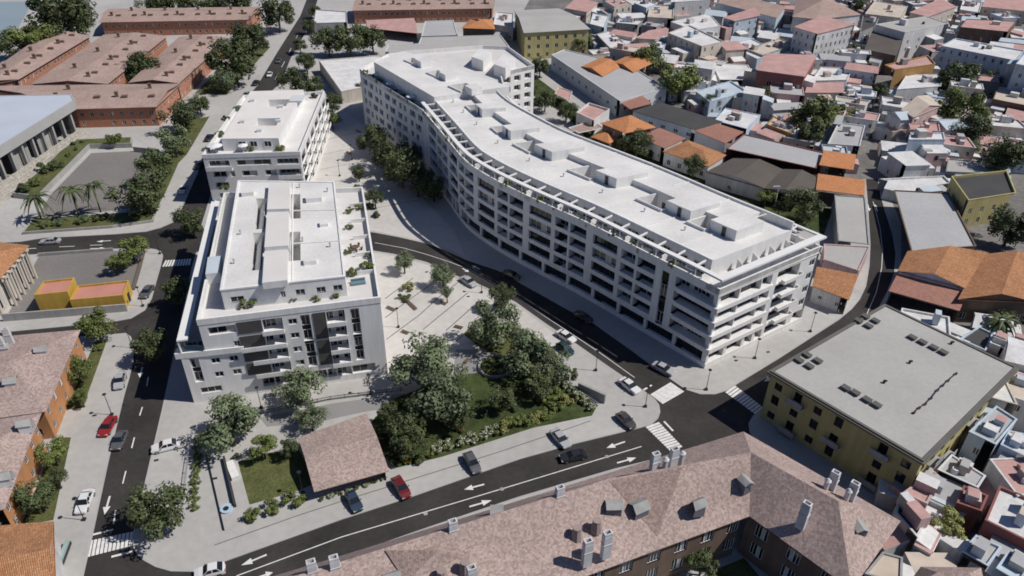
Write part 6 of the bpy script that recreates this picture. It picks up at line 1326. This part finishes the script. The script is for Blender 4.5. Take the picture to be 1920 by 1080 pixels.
# ================================================================== vehicles
def carmeshes():
    M = {}
    tyre = mat('tyre_rubber', (.02, .02, .02), .85, 0); rim = mat('wheel_rim', (.45, .45, .46), .3, 0, metal=.8); cg = mat('car_glass', (.015, .018, .022), .05, 0, spec=.6)
    hl = mat('headlight_lens', (.75, .75, .72), .15, 0); tl = mat('taillight_lens', (.35, .015, .015), .25, 0); pl = mat('plastic_trim', (.03, .03, .03), .6, 0)
    def paintm(n, c): return mat(n, c, .28, 0, spec=.5, coat=.7)
    body0 = paintm('car_paint_grey', (.10, .105, .11))
    for kind, L, Hh, rear in (('sedan', 4.6, 1.42, .62), ('hatch', 4.2, 1.52, .12), ('suv', 4.6, 1.68, .1)):
        w_ = .9; k = Hh/1.45
        st = [(-L/2, .38, .62, .72), (-L/2+.12, .25, .78, .86), (-L/2+.7, .22, .88*k, 1), (-L/2+1.35, .22, .95*k, 1), (L/2-1.4+rear*0, .22, .97*k, 1), (L/2-.5, .22, .97*k, 1), (L/2-.1, .26, .90*k, .93), (L/2, .4, .75, .8)]
        b = MB(); R_ = []
        for x, zb, zt, ws_ in st:
            y = w_*ws_; R_.append([V(x, -y*.95, zb), V(x, -y, (zb+zt)/2), V(x, -y*.9, zt), V(x, y*.9, zt), V(x, y, (zb+zt)/2), V(x, y*.95, zb)])
        for i in range(len(R_)-1):
            for j in range(6): b.face([R_[i][j], R_[i][(j+1) % 6], R_[i+1][(j+1) % 6], R_[i+1][j]][::-1], 0)
        b.face(R_[0], 0); b.face(R_[-1][::-1], 0)
        x0, x1, x2, x3 = -L/2+1.25, -L/2+1.95, L/2-1.0-rear*.6, L/2-.25-rear*.55   # windscreen foot, roof front, roof rear, rear foot
        zb = .93*k; zr = Hh
        # roof panel and pillars in body colour
        rf = [V(x1, -.62, zr-.03), V(x1+.15, -.64, zr), V(x2, -.62, zr), V(x2+.1, -.6, zr-.04)]
        m_ = lambda p: V(p.x, -p.y, p.z)
        for i in range(3): b.face([rf[i], rf[i+1], m_(rf[i+1]), m_(rf[i])], 0)
        for s in (-1, 1):
            for (xa, xb, xc, xd) in ((x0, x0+.12, x1+.12, x1), (x3-.14, x3, x2+.1, x2-.05), ((x1+x2)/2-.05, (x1+x2)/2+.05, (x1+x2)/2+.05, (x1+x2)/2-.05)):
                q = [V(xa, s*.815, zb), V(xb, s*.815, zb), V(xc, s*.632, zr-.02), V(xd, s*.632, zr-.02)]; b.face(q if s < 0 else q[::-1], 0)
        o = b.build('body', [body0]); M[kind, 'body'] = o.data; bpy.data.objects.remove(o)
        b = MB(); lo = [V(x0, -.80, zb), V(x3, -.80, zb)]; hi = [V(x1, -.62, zr-.035), V(x2+.08, -.6, zr-.045)]
        b.face([lo[0], lo[1], hi[1], hi[0]]); b.face([m_(lo[1]), m_(lo[0]), m_(hi[0]), m_(hi[1])]); b.face([m_(lo[0]), lo[0], hi[0], m_(hi[0])]); b.face([lo[1], m_(lo[1]), m_(hi[1]), hi[1]])
        o = b.build('windows', [cg]); M[kind, 'windows'] = o.data; bpy.data.objects.remove(o)
        b = MB(); b.tube((0, -.11, 0), (0, .11, 0), .33, .33, 14, 0); b.tube((0, -.125, 0), (0, .125, 0), .2, .2, 10, 1); o = b.build('wheel', [tyre, rim]); M[kind, 'wheel'] = o.data; bpy.data.objects.remove(o)
        b = MB(); b.box((0, 0, 0), .16, .42, .14); o = b.build('headlight', [hl]); M[kind, 'headlight'] = o.data; bpy.data.objects.remove(o)
        b = MB(); b.box((0, 0, 0), .12, .4, .16); o = b.build('taillight', [tl]); M[kind, 'taillight'] = o.data; bpy.data.objects.remove(o)
        b = MB(); b.box((0, 0, 0), .12, .2, .13); o = b.build('mirror', [pl]); M[kind, 'mirror'] = o.data; bpy.data.objects.remove(o)
        M[kind, 'dim'] = (L, k, Hh)
    return M, paintm
CM, paintm = carmeshes()
PAINT = {'white': paintm('car_paint_white', (.72, .72, .72)), 'red': paintm('car_paint_red', (.30, .02, .02)), 'darkred': paintm('car_paint_dark_red', (.15, .015, .015)), 'grey': MATS['car_paint_grey'], 'black': paintm('car_paint_black', (.025, .026, .03)), 'blue': paintm('car_paint_dark_blue', (.035, .055, .085)), 'silver': paintm('car_paint_silver', (.40, .41, .42)), 'brown': paintm('car_paint_brown', (.075, .06, .055)), 'teal': paintm('car_paint_teal', (.02, .05, .06))}
def car(label, a, b_, col, kind='sedan', cat='car', z=.13, group=None, name='car'):
    """a = nose, b_ = tail, as points on the photograph at about bonnet height"""
    A, B = P(*a, .6), P(*b_, .6); c = (A+B)/2; d = (B-A); rz = math.atan2(d.y, d.x)
    t_ = thing(name, label, cat, (c.x, c.y, z), group, rz); L, k, Hh = CM[kind, 'dim']; m = PAINT[col]
    inst(CM[kind, 'body'], 'body', t_, mat=m); inst(CM[kind, 'windows'], 'windows', t_)
    for sx in (-L/2+.85, L/2-.85):
        for s in (-1, 1): inst(CM[kind, 'wheel'], 'wheel', t_, (sx, s*.79, .33))
    for s in (-1, 1):
        inst(CM[kind, 'headlight'], 'headlight', t_, (-L/2+.12, s*.58, .58)); inst(CM[kind, 'taillight'], 'taillight', t_, (L/2-.06, s*.6, .7*k)); inst(CM[kind, 'mirror'], 'mirror', t_, (-L/2+1.55, s*.95, .95*k))
PK = 'parked cars'
car('white car with a black roof parked nose down beside the lower left street', (150, 962), (168, 920), 'white', 'sedan', group=PK)
car('bright red car parked by the left street', (193, 816), (211, 784), 'red', 'sedan', group=PK)
car('dark grey car driving down the left street', (214, 846), (233, 806), 'grey', 'hatch', z=.0)
car('white car parked across the pavement right of the left street', (287, 843), (336, 831), 'white', 'sedan', group=PK)
car('silver-blue car parked in dappled shade by the left street', (222, 727), (228, 704), 'silver', 'hatch', group=PK)
car('dark grey car parked on the corner pavement beside the yellow kiosk', (268, 558), (283, 537), 'grey', 'sedan', group=PK)
car('white car driving on the left cross street', (77, 453), (111, 451), 'silver', 'sedan', z=0)
car('dark blue car parked in front of the brown pavilion', (673, 958), (655, 924), 'blue', 'hatch', group=PK)
car('dark red car parked right of the pavilion', (765, 935), (740, 896), 'darkred', 'suv', group=PK)
car('dark grey car parked in front of the garden flowers', (895, 886), (876, 852), 'grey', 'suv', group=PK)
car('silver-blue car parked in front of the right half of the garden', (1062, 836), (1040, 810), 'silver', 'sedan', group=PK)
car('black car driving along the foreground street', (1052, 860), (1098, 850), 'black', 'sedan', z=0)
car('dark brown car parked at the rounded street corner', (1188, 803), (1160, 776), 'brown', 'hatch', group=PK)
car('white car with black windows parked near the zebra crossing by the curved street', (1197, 737), (1164, 711), 'white', 'sedan', group=PK)
car('white car parked at the kerb of the curved street near the garden trees', (1077, 641), (1046, 622), 'white', 'sedan', group=PK)
car('dark teal car parked beside the white one near the garden trees', (1072, 664), (1048, 645), 'teal', 'hatch', group=PK)
car('pale grey car parked at the plaza edge of the curved street', (893, 538), (864, 519), 'silver', 'sedan', group=PK)
car('dark car in the building shade at the upper part of the curved street', (972, 521), (945, 511), 'black', 'sedan', group=PK)
car('dark car in the building shade halfway down the curved street', (1107, 602), (1080, 588), 'black', 'sedan', group=PK)
car('silver car in the shade close to the corner of the long white block', (1256, 698), (1232, 686), 'silver', 'sedan', group=PK)
car('white car entering at the bottom edge of the foreground street', (372, 1076), (414, 1066), 'white', 'hatch', z=0)
car('white car at the edge of the shade by the sunken lot street', (340, 363), (347, 348), 'white', 'sedan', group=PK)
car('dark car in front of the smaller white block corner', (368, 316), (378, 304), 'black', 'sedan', group=PK)
car('dark car left of the smaller white block terrace', (387, 264), (397, 254), 'black', 'sedan', group=PK)
car('dark car on the kerb of the far road', (474, 161), (485, 151), 'black', 'sedan', group=PK)
car('silver car with white roof beside the smaller white block roof', (457, 184), (467, 173), 'silver', 'hatch', group=PK)
car('white car on the far road', (503, 145), (508, 134), 'white', 'sedan', z=0)
car('grey car on the far road beside the verge tree', (520, 118), (525, 109), 'grey', 'sedan', z=0)
# ================================================================== street lamps, benches, terrace furniture
def lampmesh():
    b = MB(); b.box((0, 0, 0), .5, .5, .35); b.tube((0, 0, .3), (0, 0, 4.6), .07, .05, 7); o = b.build('pole', [metal_d]); p = o.data; bpy.data.objects.remove(o)
    b = MB(); b.tube((0, 0, 4.55), (0, 0, 4.75), .12, .34, 8); b.tube((0, 0, 4.75), (0, 0, 4.85), .36, .3, 8); o = b.build('lamp_head', [metal_d]); h = o.data; bpy.data.objects.remove(o); return p, h
LP_, LH_ = lampmesh()
def lamp(label, bx, by, gz=.12, s=1.0):
    p = P(bx, by, gz); t_ = thing('street_lamp', label, 'street lamp', p, 'street lamps'); inst(LP_, 'pole', t_, sc=(s, s, s)); inst(LH_, 'lamp_head', t_, sc=(s, s, s))
for a in (('street lamp right of the long white block, nearest the road bend', 1519, 622), ('street lamp on the pavement in the middle of the long block end', 1415, 672), ('street lamp at the near corner of the long white block', 1324, 731), ('street lamp by the curved street above the garden corner wall', 1117, 695), ('street lamp at the rounded corner beside the brown parked car', 1210, 763), ('street lamp on the plaza behind the pale grey car', 903, 549), ('street lamp on the plaza close to the white block wall', 747, 614), ('street lamp in front of the right end of the white block', 695, 740), ('street lamp in front of the white block between two trees', 490, 765), ('street lamp at the far plaza in front of the smaller white block', 637, 330), ('street lamp on the far plaza near the upper tree row', 660, 300), ('street lamp at the front corner of the square lawn', 568, 925), ('street lamp on the corner pavement near the upper zebra crossing', 300, 476), ('street lamp on the corner pavement below the dark grey car', 268, 574), ('street lamp on the pavement by the lower white car', 158, 975), ('street lamp beside the dappled silver-blue car', 248, 652), ('street lamp beside the red car', 210, 778)): lamp(*a)
p = P(1449, 402, .1); t_ = thing('tall_lamp', 'tall white street lamp with a slanted head behind the long block', 'street lamp', p); b = MB(); b.tube(p, p+V(0, 0, 8.2), .12, .08, 8); b.build('pole', [metal_l], t_); b = MB(); b.bar((p+V(.2, 0, 0)), (p+V(-1.6, -.3, 0)), .5, 8.15, 8.3); b.build('lamp_head', [metal_l], t_)
p = P(1204, 0+1070, 5)
def benchat(label, a, b_, w_=.6, h=.45, m=wood):
    A, B = P(*a, .13), P(*b_, .13); c = (A+B)/2; d = (B-A); L = d.length; rz = math.atan2(d.y, d.x); t_ = thing('bench', label, 'bench', (c.x, c.y, .13), 'plaza benches', rz); b = MB()
    for k in range(3): b.box((0, -.2+.2*k, h-.06), L, .17, .06)
    b.build('seat', [m], t_, world=False)
    for s in (-1, 1): b = MB(); b.box((s*(L/2-.3), 0, 0), .12, .5, h-.06); b.build('leg', [concw], t_, world=False)
for a in (('short bench near the white block wall on the plaza', (726, 577), (742, 584)), ('long wooden bench below the yellowish plaza plant', (764, 566), (781, 582)), ('bench under the small plaza tree', (826, 568), (838, 572)), ('dark bench at the tip of the kidney bed', (853, 613), (868, 617)), ('bench beside the broad garden tree on the plaza', (754, 622), (767, 627)), ('first bench on the far plaza', (668, 246), (676, 250)), ('second bench on the far plaza', (650, 286), (658, 290)), ('pale bench on the shaded garden path, upper', (872, 683), (877, 676)), ('pale bench on the shaded garden path, lower', (868, 697), (877, 691))): benchat(*a)
def parasol(label, x, y, z, r=1.4):
    p = P(x, y, z+2.0); t_ = thing('parasol', label, 'parasol', (p.x, p.y, z), 'white terrace parasols'); b = MB(); b.tube((0, 0, 0), (0, 0, 2.2), .04, .04, 6); b.build('pole', [metal_l], t_, world=False)
    b = MB(); q = [V(r*math.cos(k*math.pi/4), r*math.sin(k*math.pi/4), 1.95) for k in range(8)]
    for k in range(8): b.face([q[k], q[(k+1) % 8], V(0, 0, 2.35)]); b.face([q[(k+1) % 8]-V(0, 0, .12), q[k]-V(0, 0, .12), q[k], q[(k+1) % 8]][::-1])
    b.build('canopy', [white], t_, world=False)
for i, (x, y) in enumerate(((708, 138), (732, 155), (752, 163), (770, 180))): parasol('%s white parasol from the far end on the wing terrace' % nm[i], x, y, TF+.03, 1.3)
parasol('white parasol on the left corner of the smaller white block terrace', 403, 272, 13.02, 1.9); parasol('square-looking white parasol on the front of the smaller white block terrace', 455, 272, 13.02, 1.3)
def sofa(label, x, y, z, rz=0, m=None):
    p = P(x, y, z); t_ = thing('lounger', label, 'lounger', (p.x, p.y, z), 'white terrace loungers', rz); b = MB(); b.box((0, 0, .15), 1.9, .8, .2); b.build('seat', [m or frame_w], t_, world=False); b = MB(); b.box((-.8, 0, .35), .25, .8, .45); b.build('backrest', [m or frame_w], t_, world=False)
for i, (x, y) in enumerate(((845, 268), (888, 310), (1075, 402), (1078, 405), (1120, 425), (1160, 446), (1182, 458), (1212, 468), (1252, 488), (1295, 506), (1150, 441))): sofa('%s white lounger from the far end on the street terrace of the long white block' % nm[i], x, y, TF+.03, -.8+.3*(i % 3))
p = P(667, 468, 16.62); t_ = thing('terrace_table', 'round dark table with chairs on the right side terrace of the nearest white block', 'table', p); b = MB(); b.tube((0, 0, .65), (0, 0, .72), .75, .75, 12); b.tube((0, 0, 0), (0, 0, .65), .08, .08, 6); b.build('table', [wood], t_, world=False)
for k in range(5):
    a = k*1.257; b = MB(); b.box((1.15*math.cos(a), 1.15*math.sin(a), .4), .45, .45, .06, a); b.box((1.35*math.cos(a), 1.35*math.sin(a), .46), .06, .45, .42, a); b.box((1.15*math.cos(a), 1.15*math.sin(a), 0), .36, .36, .4, a); b.build('chair', [wood], t_, world=False)
p = P(672, 532, 16.62); t_ = thing('terrace_sofa', 'low bluish sofa at the near right corner of the terrace', 'sofa', p, None, .3); b = MB(); b.box((0, 0, 0), 2.6, 1.0, .4); b.build('seat', [WALLS['teal']], t_, world=False); b = MB(); b.box((0, .55, .3), 2.6, .25, .5); b.build('backrest', [WALLS['teal']], t_, world=False)
p = P(121, 1045, .12); t_ = thing('glass_case', 'low pale green glass display panel on a dark base by the corner orange roof', 'display panel', p, None, 1.75); b = MB(); b.box((0, 0, .1), 4.6, .7, .5); b.build('base', [metal_d], t_, world=False); b = MB(); b.box((0, 0, .6), 4.4, .5, .5); b.build('panel', [mat('green_glass', (.30, .40, .38), .15, 0)], t_, world=False)
p = P(425, 955, .12); t_ = thing('water_feature', 'small pale blue basin with a dark centre on the paved ramp', 'fountain', p); b = MB(); b.tube((0, 0, 0), (0, 0, .3), .95, .95, 14); b.build('basin', [mat('pale_blue_basin', (.42, .55, .66), .4, .1, 2)], t_, world=False); b = MB(); b.tube((0, -.1, .3), (0, -.1, .42), .42, .4, 12); b.build('centre', [metal_d], t_, world=False)
